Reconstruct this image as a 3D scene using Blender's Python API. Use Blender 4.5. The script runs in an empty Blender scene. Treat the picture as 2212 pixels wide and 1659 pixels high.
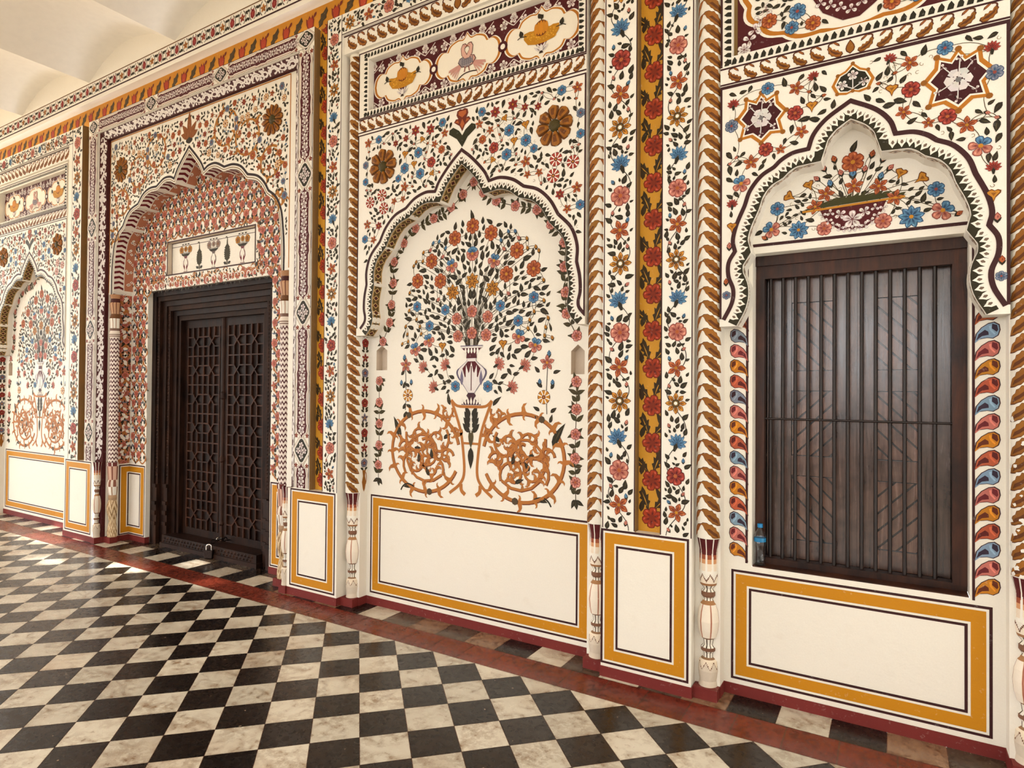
import bpy, math, random
from math import sin, cos, pi, sqrt, atan2, radians
from mathutils import Vector, Matrix
from mathutils.geometry import tessellate_polygon

# ------------------------------------------------------------------ camera, world, sun, exposure
sc = bpy.context.scene
COL = sc.collection
sc.view_settings.view_transform = 'Standard'
sc.view_settings.look = 'None'
sc.view_settings.gamma = 1
sc.view_settings.use_curve_mapping = False
sc.view_settings.exposure = 0.62

F, YAW, PITCH, ROLL, DIST, HGT = 1352.77, 0.544848, 0.011796, 0.008132, 3.76855, 1.82163
fwd = Vector((-sin(YAW) * cos(PITCH), cos(YAW) * cos(PITCH), sin(PITCH)))
rgt = Vector((cos(YAW), sin(YAW), 0))
upv = rgt.cross(fwd)
r2 = rgt * cos(ROLL) + upv * sin(ROLL)
u2 = -rgt * sin(ROLL) + upv * cos(ROLL)
cam_data = bpy.data.cameras.new('camera')
cam = bpy.data.objects.new('camera', cam_data)
COL.objects.link(cam)
m = Matrix(((r2.x, u2.x, -fwd.x, 0), (r2.y, u2.y, -fwd.y, -DIST), (r2.z, u2.z, -fwd.z, HGT), (0, 0, 0, 1)))
cam.matrix_world = m
cam_data.sensor_fit = 'HORIZONTAL'
cam_data.sensor_width = 36
cam_data.lens = 36 * F / 2212
cam_data.clip_start = 0.05
sc.camera = cam

world = bpy.data.worlds.new('sky')
sc.world = world
world.use_nodes = True
nt = world.node_tree
bg = nt.nodes['Background']
bg.inputs['Color'].default_value = (0.97, 0.98, 1.0, 1)
bg.inputs['Strength'].default_value = 4.2

sun_d = bpy.data.lights.new('sun', 'SUN')
sun_d.energy = 12.0
sun_d.angle = radians(0.9)
sun_d.color = (1.0, 0.94, 0.85)
sun = bpy.data.objects.new('sun', sun_d)
COL.objects.link(sun)
SUN_EL, SUN_AZ = radians(33), radians(14)      # comes from the open side, a little from the left
SD = Vector((sin(SUN_AZ) * cos(SUN_EL), cos(SUN_AZ) * cos(SUN_EL), -sin(SUN_EL)))
sun.rotation_euler = SD.to_track_quat('-Z', 'Y').to_euler()
sun.location = (-6, -12, 9)

# ------------------------------------------------------------------ helpers
def lin(v):
    v /= 255.0
    return v / 12.92 if v <= 0.04045 else ((v + 0.055) / 1.055) ** 2.4

def c(r, g, b, k=0.86):
    return (lin(r) * k, lin(g) * k, lin(b) * k)

def jit(col, rnd, a=0.12):
    f = 1 + rnd.uniform(-a, a)
    return tuple(max(0, x * f * (1 + rnd.uniform(-a, a) * 0.35)) for x in col)

WHITE = c(252, 246, 233)
WARMW = c(245, 236, 220)
GREYW = c(226, 214, 198)
MAROON = c(74, 22, 22)
LINE = c(62, 26, 27)
LEAF = c(44, 37, 22)
LEAF2 = c(84, 72, 44)
DKGREEN = c(46, 40, 18)
GOLD = c(208, 140, 18)
OCHRE = c(190, 118, 30)
SLOTG = c(222, 160, 48)
BRONZE = c(150, 92, 24)
BRONZED = c(92, 46, 16)
PINK = c(202, 128, 108)
PINKD = c(140, 60, 54)
ROSE = c(166, 62, 46)
ROSED = c(96, 26, 24)
ORANGE = c(182, 96, 48)
ORANGED = c(128, 48, 26)
BLUE = c(88, 134, 170)
BLUED = c(44, 74, 108)
GREYB = c(120, 128, 146)
STAR = c(200, 134, 38)
STARD = c(110, 56, 16)
SKIRT = c(122, 44, 40)
OLIVE = c(128, 100, 52)

def obj_link(o, parent=None):
    COL.objects.link(o)
    if parent is not None:
        o.parent = parent
    return o

def empty(name, loc=(0, 0, 0)):
    o = bpy.data.objects.new(name, None)
    o.location = loc
    return obj_link(o)

def tag(o, label=None, cat=None, group=None, kind=None):
    if label: o['label'] = label
    if cat: o['category'] = cat
    if group: o['group'] = group
    if kind: o['kind'] = kind
    return o

class MB:
    def __init__(s):
        s.v, s.f, s.c, s.mi = [], [], [], []
    def poly(s, pts, col, mi=0):
        n = len(s.v)
        s.v.extend(pts)
        s.f.append(tuple(range(n, n + len(pts))))
        s.c.append(col); s.mi.append(mi)
    def quad(s, a, b, cc, d, col, mi=0):
        s.poly((a, b, cc, d), col, mi)
    def box(s, x0, x1, y0, y1, z0, z1, col, mi=0):
        p = lambda x, y, z: (x, y, z)
        s.quad(p(x0, y0, z0), p(x1, y0, z0), p(x1, y0, z1), p(x0, y0, z1), col, mi)
        s.quad(p(x1, y1, z0), p(x0, y1, z0), p(x0, y1, z1), p(x1, y1, z1), col, mi)
        s.quad(p(x0, y1, z0), p(x0, y0, z0), p(x0, y0, z1), p(x0, y1, z1), col, mi)
        s.quad(p(x1, y0, z0), p(x1, y1, z0), p(x1, y1, z1), p(x1, y0, z1), col, mi)
        s.quad(p(x0, y0, z1), p(x1, y0, z1), p(x1, y1, z1), p(x0, y1, z1), col, mi)
        s.quad(p(x0, y1, z0), p(x1, y1, z0), p(x1, y0, z0), p(x0, y0, z0), col, mi)
    def region(s, outer, holes, fn, col, mi=0):
        """flat polygon with holes, fn maps (u,v) to 3D"""
        loops = [[Vector((a, b, 0)) for a, b in L] for L in [outer] + list(holes)]
        flat = [p for L in [outer] + list(holes) for p in L]
        for t in tessellate_polygon(loops):
            q = [flat[i] for i in t]
            ar = (q[1][0]-q[0][0])*(q[2][1]-q[0][1]) - (q[2][0]-q[0][0])*(q[1][1]-q[0][1])
            if abs(ar) < 1e-10: continue
            if ar < 0: q.reverse()
            s.poly([fn(*x) for x in q], col, mi)
    def bar(s, a, b, w, d, col, mi=0, up=(0, -1, 0)):
        """box-section bar from a to b, w across, d along 'up'"""
        a, b, up = Vector(a), Vector(b), Vector(up)
        t = (b - a).normalized()
        sd = t.cross(up).normalized() * (w / 2)
        u = up * d
        P = [a - sd, a + sd, a + sd + u, a - sd + u, b - sd, b + sd, b + sd + u, b - sd + u]
        P = [tuple(x) for x in P]
        for q in ((0, 1, 2, 3), (7, 6, 5, 4), (0, 4, 5, 1), (1, 5, 6, 2), (2, 6, 7, 3), (3, 7, 4, 0)):
            s.poly([P[i] for i in q], col, mi)
    def lathe(s, cx, cy, prof, colf, n=40, a0=0.0, a1=2 * pi, mi=0):
        """profile [(z, r)], colf(theta, z) gives colour; theta 0 faces the gallery (-y), + to +x"""
        for i in range(len(prof) - 1):
            (z0, ra), (z1, rb) = prof[i], prof[i + 1]
            for k in range(n):
                t0 = a0 + (a1 - a0) * k / n; t1 = a0 + (a1 - a0) * (k + 1) / n
                P = lambda t, r, z: (cx + sin(t) * r, cy - cos(t) * r, z)
                cc = colf((t0 + t1) / 2, (z0 + z1) / 2) if callable(colf) else colf
                s.quad(P(t0, ra, z0), P(t1, ra, z0), P(t1, rb, z1), P(t0, rb, z1), cc, mi)
    def disc(s, cx, cy, z, r, col, n=24, up=True, mi=0):
        pts = [(cx + sin(2 * pi * k / n) * r, cy - cos(2 * pi * k / n) * r, z) for k in range(n)]
        s.poly(pts if up else pts[::-1], col, mi)
    def build(s, name, mats, parent=None, smooth=False, merge=False):
        me = bpy.data.meshes.new(name)
        me.from_pydata(s.v, [], s.f)
        if not isinstance(mats, (list, tuple)): mats = [mats]
        for mm in mats: me.materials.append(mm)
        me.polygons.foreach_set('material_index', s.mi)
        at = me.color_attributes.new('Col', 'FLOAT_COLOR', 'CORNER')
        buf = []
        for f, cc in zip(s.f, s.c):
            buf.extend((cc[0], cc[1], cc[2], 1.0) * len(f))
        at.data.foreach_set('color', buf)
        if merge or smooth:
            import bmesh
            bm = bmesh.new(); bm.from_mesh(me)
            bmesh.ops.remove_doubles(bm, verts=bm.verts, dist=1e-5)
            bm.to_mesh(me); bm.free()
        if smooth:
            me.polygons.foreach_set('use_smooth', [True] * len(me.polygons))
            me.set_sharp_from_angle(angle=radians(40))
        me.update()
        return obj_link(bpy.data.objects.new(name, me), parent)

# ------------------------------------------------------------------ materials
def new_mat(name):
    mt = bpy.data.materials.new(name)
    mt.use_nodes = True
    t = mt.node_tree
    return mt, t, t.nodes['Principled BSDF']

def noise(t, scale, detail=4, rough=0.55, vec=None):
    n = t.nodes.new('ShaderNodeTexNoise')
    n.inputs['Scale'].default_value = scale
    n.inputs['Detail'].default_value = detail
    n.inputs['Roughness'].default_value = rough
    if vec is not None: t.links.new(vec, n.inputs['Vector'])
    return n

def ramp(t, sock, p0, p1, c0=(0, 0, 0, 1), c1=(1, 1, 1, 1)):
    r = t.nodes.new('ShaderNodeValToRGB')
    r.color_ramp.elements[0].position = p0; r.color_ramp.elements[0].color = c0
    r.color_ramp.elements[1].position = p1; r.color_ramp.elements[1].color = c1
    t.links.new(sock, r.inputs['Fac'])
    return r.outputs['Color']

def mix(t, a, b, fac, mode='MIX'):
    n = t.nodes.new('ShaderNodeMix'); n.data_type = 'RGBA'; n.blend_type = mode
    for sock, val in ((n.inputs[6], a), (n.inputs[7], b), (n.inputs[0], fac)):
        if hasattr(val, 'links') or hasattr(val, 'is_linked'): t.links.new(val, sock)
        elif isinstance(val, (int, float)): sock.default_value = val
        else: sock.default_value = (*val, 1)
    return n.outputs[2]

def coords(t, scale=(1, 1, 1)):
    g = t.nodes.new('ShaderNodeNewGeometry')
    mp = t.nodes.new('ShaderNodeMapping')
    mp.inputs['Scale'].default_value = scale
    t.links.new(g.outputs['Position'], mp.inputs['Vector'])
    return mp.outputs['Vector']

def vcol(t):
    a = t.nodes.new('ShaderNodeAttribute'); a.attribute_name = 'Col'
    return a.outputs['Color']

def bump(t, bs, h, strength, dist=0.01):
    b = t.nodes.new('ShaderNodeBump')
    b.inputs['Strength'].default_value = strength; b.inputs['Distance'].default_value = dist
    t.links.new(h, b.inputs['Height']); t.links.new(b.outputs['Normal'], bs.inputs['Normal'])

def paint_material(name, wear=True, rough=0.6):
    mt, t, bs = new_mat(name)
    v = coords(t)
    base = vcol(t)
    n1 = noise(t, 38, 6, 0.65, v)
    base = mix(t, base, (1.0, 0.96, 0.9), ramp(t, n1.outputs['Fac'], 0.62, 0.8, (0, 0, 0, 1), (0.22, 0.22, 0.22, 1)))
    n2 = noise(t, 9, 5, 0.6, v)
    base = mix(t, base, (0.62, 0.5, 0.38), ramp(t, n2.outputs['Fac'], 0.6, 0.82, (0, 0, 0, 1), (0.12, 0.12, 0.12, 1)), 'MULTIPLY')
    n3 = noise(t, 120, 3, 0.6, v)
    base = mix(t, base, (0.72, 0.66, 0.6), ramp(t, n3.outputs['Fac'], 0.35, 0.75, (0.12, 0.12, 0.12, 1), (0, 0, 0, 1)), 'MULTIPLY')
    if wear:
        n4 = noise(t, 3.1, 9, 0.72, v)
        base = mix(t, base, WHITE, ramp(t, n4.outputs['Fac'], 0.73, 0.75))
    t.links.new(base, bs.inputs['Base Color'])
    bs.inputs['Roughness'].default_value = rough
    bs.inputs['Specular IOR Level'].default_value = 0.25
    n5 = noise(t, 16, 5, 0.6, v)
    bump(t, bs, n5.outputs['Fac'], 0.16, 0.02)
    return mt

M_PAINT = paint_material('painted_plaster')
M_PLAIN = paint_material('plain_plaster', wear=False)

def wood_material(name, dark, light, rough, scale=(22, 22, 1.6), spec=0.5, bmp=.35):
    mt, t, bs = new_mat(name)
    v = coords(t, scale)
    n1 = noise(t, 1.0, 7, 0.7, v)
    n1.inputs['Distortion'].default_value = 0.6
    base = mix(t, dark, light, ramp(t, n1.outputs['Fac'], 0.32, 0.72))
    v2 = coords(t)
    n2 = noise(t, 5, 5, 0.6, v2)
    base = mix(t, base, (0.35, 0.3, 0.28), ramp(t, n2.outputs['Fac'], 0.45, 0.7), 'MULTIPLY')
    base = mix(t, base, vcol(t), 1.0, 'MULTIPLY')
    t.links.new(base, bs.inputs['Base Color'])
    t.links.new(ramp(t, n1.outputs['Fac'], 0.2, 0.8, (rough - 0.08,) * 3 + (1,), (rough + 0.12,) * 3 + (1,)), bs.inputs['Roughness'])
    bs.inputs['Specular IOR Level'].default_value = spec
    bump(t, bs, n1.outputs['Fac'], bmp, 0.006)
    return mt

M_DOOR = wood_material('old_carved_wood', c(22, 10, 6, 1), c(58, 34, 22, 1), 0.55, (26, 26, 3), 0.16)
M_SHUT = wood_material('shutter_wood', c(46, 27, 20, 1), c(112, 82, 68, 1), 0.22, (26, 26, 1.6), 0.85, .12)
M_FRAME = wood_material('window_frame_wood', c(34, 14, 8, 1), c(80, 44, 26, 1), 0.4, (20, 20, 2), 0.3)

def iron_material():
    mt, t, bs = new_mat('painted_iron')
    v = coords(t)
    n = noise(t, 40, 4, 0.6, v)
    t.links.new(mix(t, c(16, 6, 5, 1), c(36, 17, 12, 1), ramp(t, n.outputs['Fac'], 0.35, 0.7)), bs.inputs['Base Color'])
    bs.inputs['Roughness'].default_value = 0.42
    return mt
M_IRON = iron_material()

def metal_material(name, col, rough):
    mt, t, bs = new_mat(name)
    n = noise(t, 60, 3, 0.6, coords(t))
    t.links.new(mix(t, col, tuple(x * 0.5 for x in col), ramp(t, n.outputs['Fac'], 0.4, 0.7)), bs.inputs['Base Color'])
    bs.inputs['Metallic'].default_value = 0.9
    bs.inputs['Roughness'].default_value = rough
    return mt
M_STEEL = metal_material('shackle_steel', (0.7, 0.66, 0.6), 0.25)
M_LOCK = metal_material('lock_body_metal', (0.03, 0.02, 0.018), 0.45)

def floor_material():
    mt, t, bs = new_mat('floor_tiles')
    v = coords(t)
    base = vcol(t)
    n1 = noise(t, 5.5, 9, 0.68, v)
    n2 = noise(t, 22, 7, 0.7, v)
    n3 = noise(t, 1.3, 5, 0.6, v)
    # brown dirt worked into the marble
    s = t.nodes.new('ShaderNodeMath'); s.operation = 'MULTIPLY'
    t.links.new(n1.outputs['Fac'], s.inputs[0]); t.links.new(n2.outputs['Fac'], s.inputs[1])
    base = mix(t, base, (0.36, 0.25, 0.17), ramp(t, s.outputs[0], 0.21, 0.42, (0, 0, 0, 1), (1, 1, 1, 1)), 'MULTIPLY')
    base = mix(t, base, (0.62, 0.44, 0.32), ramp(t, n3.outputs['Fac'], 0.52, 0.75, (0, 0, 0, 1), (0.7, 0.7, 0.7, 1)), 'MULTIPLY')
    # pale chips
    n4 = noise(t, 34, 2, 0.5, v)
    base = mix(t, base, c(190, 165, 140), ramp(t, n4.outputs['Fac'], 0.74, 0.77))
    t.links.new(base, bs.inputs['Base Color'])
    t.links.new(ramp(t, n2.outputs['Fac'], 0.3, 0.7, (0.16, 0.16, 0.16, 1), (0.36, 0.36, 0.36, 1)), bs.inputs['Roughness'])
    bs.inputs['Specular IOR Level'].default_value = 0.32
    bump(t, bs, n1.outputs['Fac'], 0.06, 0.01)
    return mt
M_FLOOR = floor_material()

def simple(name, col, rough=0.6, **kw):
    mt, t, bs = new_mat(name)
    n = noise(t, 12, 4, 0.6, coords(t))
    t.links.new(mix(t, col, tuple(x * 0.965 for x in col), ramp(t, n.outputs['Fac'], 0.4, 0.7)), bs.inputs['Base Color'])
    bs.inputs['Roughness'].default_value = rough
    for k, val in kw.items(): bs.inputs[k].default_value = val
    return mt
M_CEIL = simple('ceiling_plaster', c(252, 246, 234, .92), 0.8)
M_GROUND = simple('courtyard_stone', c(215, 195, 165), 0.9)

# ------------------------------------------------------------------ painter: flat motifs brushed on to a surface
class Painter:
    """paints polygons given in (u, v) on surf(u, v, h); h is the height of the paint film"""
    def __init__(s, mb, surf, xf=(1, 0, 0, 0, 1, 0), st=None, cuts=None, clip=None):
        s.mb, s.surf, s.xf, s.cuts, s.clip = mb, surf, xf, cuts, clip
        s.st = st if st is not None else [0]
    def at(s, x, z, ang=0.0, k=1.0, flip=False):
        a, b, e, d, g, h = s.xf
        ca, sa = cos(ang) * k, sin(ang) * k
        fx = -1 if flip else 1
        # local (u,v) -> (x + ca*fx*u - sa*v, z + sa*fx*u + ca*v) -> parent
        m0, m1, m2 = ca * fx, -sa, x
        m3, m4, m5 = sa * fx, ca, z
        return Painter(s.mb, s.surf, (a*m0 + b*m3, a*m1 + b*m4, a*m2 + b*m5 + e,
                                      d*m0 + g*m3, d*m1 + g*m4, d*m2 + g*m5 + h), s.st, s.cuts, s.clip)
    def poly(s, pts, col, layer=1):
        a, b, e, d, g, h = s.xf
        q = [(a * u + b * v + e, d * u + g * v + h) for u, v in pts]
        ar = 0
        for i in range(len(q)):
            x0, y0 = q[i - 1]; x1, y1 = q[i]
            ar += x0 * y1 - x1 * y0
        if abs(ar) < 1e-9: return
        if ar < 0: q.reverse()
        s.st[0] += 1
        hh = 0.0006 + layer * 0.0004 + (s.st[0] % 50) * 7e-6
        if s.clip is not None:
            u0, u1, v0, v1 = s.clip
            for ax, lo, sg in ((0, u0, 1), (0, u1, -1), (1, v0, 1), (1, v1, -1)):
                q = clip_half(q, ax, lo, sg)
                if len(q) < 3: return
        if s.cuts is None:
            s.mb.poly([s.surf(u, v, hh) for u, v in q], col)
        else:
            mn = min(p[0] for p in q); mx = max(p[0] for p in q)
            for k in range(len(s.cuts) - 1):
                u0, u1 = s.cuts[k], s.cuts[k + 1]
                if mx <= u0 or mn >= u1: continue
                r = clip_half(clip_half(q, 0, u0, 1), 0, u1, -1)
                if len(r) >= 3: s.mb.poly([s.surf(u, v, hh) for u, v in r], col)
    def rect(s, u0, u1, v0, v1, col, layer=0):
        s.poly([(u0, v0), (u1, v0), (u1, v1), (u0, v1)], col, layer)
    def frame(s, u0, u1, v0, v1, w, col, layer=1):
        s.rect(u0, u1, v0, v0 + w, col, layer); s.rect(u0, u1, v1 - w, v1, col, layer)
        s.rect(u0, u0 + w, v0 + w, v1 - w, col, layer); s.rect(u1 - w, u1, v0 + w, v1 - w, col, layer)
    def stroke(s, pts, w0, col, layer=1, w1=None):
        n = len(pts)
        w1 = w0 if w1 is None else w1
        L, R = [], []
        for i, (x, y) in enumerate(pts):
            xa, ya = pts[max(i - 1, 0)]; xb, yb = pts[min(i + 1, n - 1)]
            dx, dy = xb - xa, yb - ya
            l = sqrt(dx * dx + dy * dy) or 1
            w = (w0 + (w1 - w0) * i / (n - 1)) / 2
            L.append((x - dy / l * w, y + dx / l * w)); R.append((x + dy / l * w, y - dx / l * w))
        for i in range(n - 1):
            s.poly([L[i], R[i], R[i + 1], L[i + 1]], col, layer)

def clip_half(q, ax, lo, sg):
    out = []
    n = len(q)
    for i in range(n):
        p, r = q[i - 1], q[i]
        dp, dr = (p[ax] - lo) * sg, (r[ax] - lo) * sg
        if (dp < 0) != (dr < 0):
            t = dp / (dp - dr)
            out.append((p[0] + (r[0] - p[0]) * t, p[1] + (r[1] - p[1]) * t))
        if dr >= 0: out.append(r)
    return out

def flat(y):
    return lambda u, v, h=0.0: (u, y - h, v)

def circ(r, n=12, x=0, y=0, a0=0.0):
    return [(x + r * cos(a0 + 2 * pi * k / n), y + r * sin(a0 + 2 * pi * k / n)) for k in range(n)]

def curve(p0, p1, p2, n=7):
    return [((1-t)**2*p0[0] + 2*t*(1-t)*p1[0] + t*t*p2[0], (1-t)**2*p0[1] + 2*t*(1-t)*p1[1] + t*t*p2[1]) for t in [i/n for i in range(n+1)]]

def leaf_shape(L, W, bend=0.0, n=5):
    """ovate leaf along +v from 0 to L"""
    a, b = [], []
    for i in range(n + 1):
        t = i / n
        w = W * 0.5 * (sin(pi * t ** 0.75)) if 0 < t < 1 else 0
        x = bend * L * (t * t)
        if 0 < i < n:
            a.append((x + w, t * L)); b.append((x - w, t * L))
        elif i == n: a.append((x, L))
    return [(0, 0)] + a + b[::-1]

def leaf(P, x, z, ang, L, W, rnd, col=None, vein=True):
    Q = P.at(x, z, ang)
    bd = rnd.choice((-1, 1)) * rnd.uniform(0.1, 0.35)
    cc = jit(col or LEAF, rnd, 0.2)
    Q.poly(leaf_shape(L, W, bd), cc, 2)
    if vein and L > 0.03:
        Q.poly([(bd * L * 0.06, L * 0.2), (bd * L * 0.32 + W * 0.14, L * 0.55), (bd * L * 0.75, L * 0.86), (bd * L * 0.28 - W * 0.02, L * 0.55)], jit(LEAF2, rnd, 0.2), 3)

def petal_pts(L, W, kind):
    if kind == 'point':
        return [(0, 0), (W*.32, L*.25), (W*.5, L*.52), (W*.3, L*.8), (0, L), (-W*.3, L*.8), (-W*.5, L*.52), (-W*.32, L*.25)]
    return [(0, 0), (W*.3, L*.3), (W*.5, L*.62), (W*.42, L*.88), (W*.14, L), (-W*.14, L*.97), (-W*.42, L*.88), (-W*.5, L*.62), (-W*.3, L*.3)]

def petal(P, ang, L, W, kind, col, dk, rnd, r0=0.0, layer=3, line=0.1):
    Q = P.at(0, 0, ang - pi / 2)
    Q = Q.at(0, r0)
    Q.poly(petal_pts(L, W, kind), dk, layer)
    cc = jit(col, rnd, 0.12)
    q = petal_pts(L * (1 - line * 1.7), W * (1 - line * 2.6), kind)
    Q.poly([(u, v + L * line * .8) for u, v in q], cc, layer + 1)
    Q.poly([(0, L * .1), (W * .2, L * .36), (W * .1, L * .6), (0.0, L * .72), (-W * .1, L * .6), (-W * .2, L * .36)], tuple(.55 * x + .45 * y for x, y in zip(dk, cc)), layer + 2)
    Q.poly([(0, L * .12), (W * .1, L * .34), (0.0, L * .56), (-W * .1, L * .34)], dk, layer + 3)
    Q.poly([(W * .16, L * .62), (W * .3, L * .66), (W * .16, L * .84), (W * .06, L * .8)], tuple(min(.9, x * 1.5 + .06) for x in cc), layer + 2)

def star8(P, x, z, r, rnd, ang=0.0):
    Q = P.at(x, z, ang, r)
    for k in range(8):
        petal(Q, pi / 2 + k * pi / 4, 0.78, 0.46, 'point', STAR, STARD, rnd, 0.24)
    Q.poly(circ(.38, 12), c(70, 52, 24), 6)
    Q.poly(circ(.27, 10), c(120, 90, 36), 7)
    Q.poly(circ(.17, 8), WHITE, 8)

def lily(P, x, z, r, rnd, ang=0.0, col=BLUE, dk=BLUED):
    Q = P.at(x, z, ang, r)
    Q.poly([(-.1, -.75), (.1, -.75), (.22, -.2), (0, .05), (-.22, -.2)], LEAF, 3)
    for a in (5, 175, 35, 145, 65, 115, 90):
        petal(Q, radians(a), 0.95 if a not in (5, 175) else .85, 0.4, 'point', col, dk, rnd, 0.05, 3, .09)
    for a in (-25, 205):
        petal(Q, radians(a), .6, .34, 'point', col, dk, rnd, .05, 3, .09)

def rose5(P, x, z, r, rnd, ang=0.0, col=PINK, dk=PINKD, ctr=ORANGE, n=5):
    Q = P.at(x, z, ang, r)
    for k in range(n):
        petal(Q, pi / 2 + k * 2 * pi / n, 0.92, 0.98 if n == 5 else .8, 'round', col, dk, rnd, .06, 3, .08)
    Q.poly(circ(.2, 8), ctr, 6)

def star5(P, x, z, r, rnd, ang=0.0, col=ORANGE, dk=ORANGED, n=5):
    Q = P.at(x, z, ang, r)
    for k in range(n):
        petal(Q, pi / 2 + k * 2 * pi / n, 1.0, 0.6, 'point', col, dk, rnd, .03, 3, .1)
    Q.poly(circ(.17, 8), jit(STAR, rnd), 6)

def daisy(P, x, z, r, rnd, ang=0.0, col=BLUE, dk=BLUED):
    rose5(P, x, z, r, rnd, ang, col, dk, c(150, 70, 60), 6)

def bud(P, x, z, r, rnd, ang=0.0, col=PINK, dk=PINKD):
    Q = P.at(x, z, ang, r)
    Q.poly([(0, -.9), (.55, -.35), (.6, .25), (0, 1.0), (-.6, .25), (-.55, -.35)], dk, 3)
    Q.poly([(0, -.7), (.4, -.3), (.42, .2), (0, .75), (-.42, .2), (-.4, -.3)], jit(col, rnd), 4)
    Q.poly([(.05, -.3), (.22, 0), (.1, .4), (-.05, 0)], dk, 5)
    Q.poly([(0, -1.3), (.5, -.75), (.75, -.1), (.2, -.5), (0, -.75), (-.2, -.5), (-.75, -.1), (-.5, -.75)], LEAF, 5)

def wheel(P, x, z, r, rnd, col=ROSE):
    Q = P.at(x, z, rnd.uniform(0, 1), r)
    Q.poly(circ(1, 16), ROSED, 3); Q.poly(circ(.92, 16), col, 4)
    for k in range(8):
        a = k * pi / 4
        Q.at(0, 0, a).poly([(-.05, .2), (.05, .2), (.1, .96), (-.1, .96)], WHITE, 5)
    Q.poly(circ(.28, 10), ROSED, 6); Q.poly(circ(.14, 8), STAR, 7)

def trumpet(P, x, z, r, rnd, ang=0.0):
    Q = P.at(x, z, ang, r)
    Q.poly([(0, -1.1), (.25, -.4), (.85, .2), (.9, .55), (.5, .75), (.15, .6), (-.2, .85), (-.6, .7), (-.9, .5), (-.8, .15), (-.25, -.4)], STARD, 3)
    Q.poly([(0, -.9), (.2, -.3), (.7, .25), (.72, .48), (.45, .6), (.1, .48), (-.2, .7), (-.55, .56), (-.75, .42), (-.65, .15), (-.18, -.3)], STAR, 4)
    Q.poly([(0, -.2), (.35, .3), (-.3, .3)], BRONZE, 5)

def mixed(P, x, z, r, rnd, ang=0.0):
    Q = P.at(x, z, ang, r)
    for a in (60, 120):
        petal(Q, radians(a), .95, .75, 'round', BLUE, BLUED, rnd, .05, 3, .08)
    for a in (-90, -15, 195):
        petal(Q, radians(a), 1.0, .85, 'round', PINK, PINKD, rnd, .05, 3, .08)
    Q.poly(circ(.22, 8), STAR, 6)

def sprig_white(P, x, z, r, rnd, ang=0.0, n=5, tint=None):
    """white reserved flower on a dark ground"""
    Q = P.at(x, z, ang, r)
    w = tint or c(238, 228, 222)
    for k in range(n):
        petal(Q, pi / 2 + k * 2 * pi / n, 0.98, 0.72, 'round', w, c(150, 120, 118), rnd, .04, 3, .05)
    Q.poly(circ(.16, 6), c(120, 70, 70), 6)

FLOWERS = {
    'star5': lambda P, x, z, r, R, a: star5(P, x, z, r, R, a),
    'star5r': lambda P, x, z, r, R, a: star5(P, x, z, r, R, a, ROSE, ROSED, 6),
    'rose': lambda P, x, z, r, R, a: rose5(P, x, z, r, R, a),
    'rosed': lambda P, x, z, r, R, a: rose5(P, x, z, r, R, a, ROSE, ROSED),
    'orose': lambda P, x, z, r, R, a: rose5(P, x, z, r, R, a, ORANGE, ORANGED, STAR, 6),
    'daisy': lambda P, x, z, r, R, a: daisy(P, x, z, r, R, a),
    'gdaisy': lambda P, x, z, r, R, a: daisy(P, x, z, r, R, a, GREYB, BLUED),
    'lily': lambda P, x, z, r, R, a: lily(P, x, z, r, R, a),
    'plily': lambda P, x, z, r, R, a: lily(P, x, z, r, R, a, PINK, PINKD),
    'ylily': lambda P, x, z, r, R, a: star5(P, x, z, r, R, a, STAR, BRONZED, 7),
    'rlily': lambda P, x, z, r, R, a: lily(P, x, z, r, R, a, ROSE, ROSED),
    'bud': lambda P, x, z, r, R, a: bud(P, x, z, r, R, a),
    'bbud': lambda P, x, z, r, R, a: bud(P, x, z, r, R, a, BLUE, BLUED),
    'gbud': lambda P, x, z, r, R, a: bud(P, x, z, r, R, a, STAR, STARD),
    'obud': lambda P, x, z, r, R, a: bud(P, x, z, r, R, a, ORANGE, ORANGED),
    'wheel': lambda P, x, z, r, R, a: wheel(P, x, z, r, R),
    'gwheel': lambda P, x, z, r, R, a: wheel(P, x, z, r, R, STAR),
    'trumpet': lambda P, x, z, r, R, a: trumpet(P, x, z, r, R, a),
    'mixed': lambda P, x, z, r, R, a: mixed(P, x, z, r, R, a),
    'star8': lambda P, x, z, r, R, a: star8(P, x, z, r, R, a),
}

class Field:
    """remembers what is already painted so that nothing overlaps"""
    def __init__(s, cell=0.08):
        s.g, s.cell = {}, cell
    def free(s, x, z, r):
        k = s.cell
        n = int((r + 0.12) / k) + 1
        i0, j0 = int(x // k), int(z // k)
        for i in range(i0 - n, i0 + n + 1):
            for j in range(j0 - n, j0 + n + 1):
                for (a, b, q) in s.g.get((i, j), ()):
                    if (a - x) ** 2 + (b - z) ** 2 < (q + r) ** 2: return False
        return True
    def add(s, x, z, r):
        s.g.setdefault((int(x // s.cell), int(z // s.cell)), []).append((x, z, r))

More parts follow.
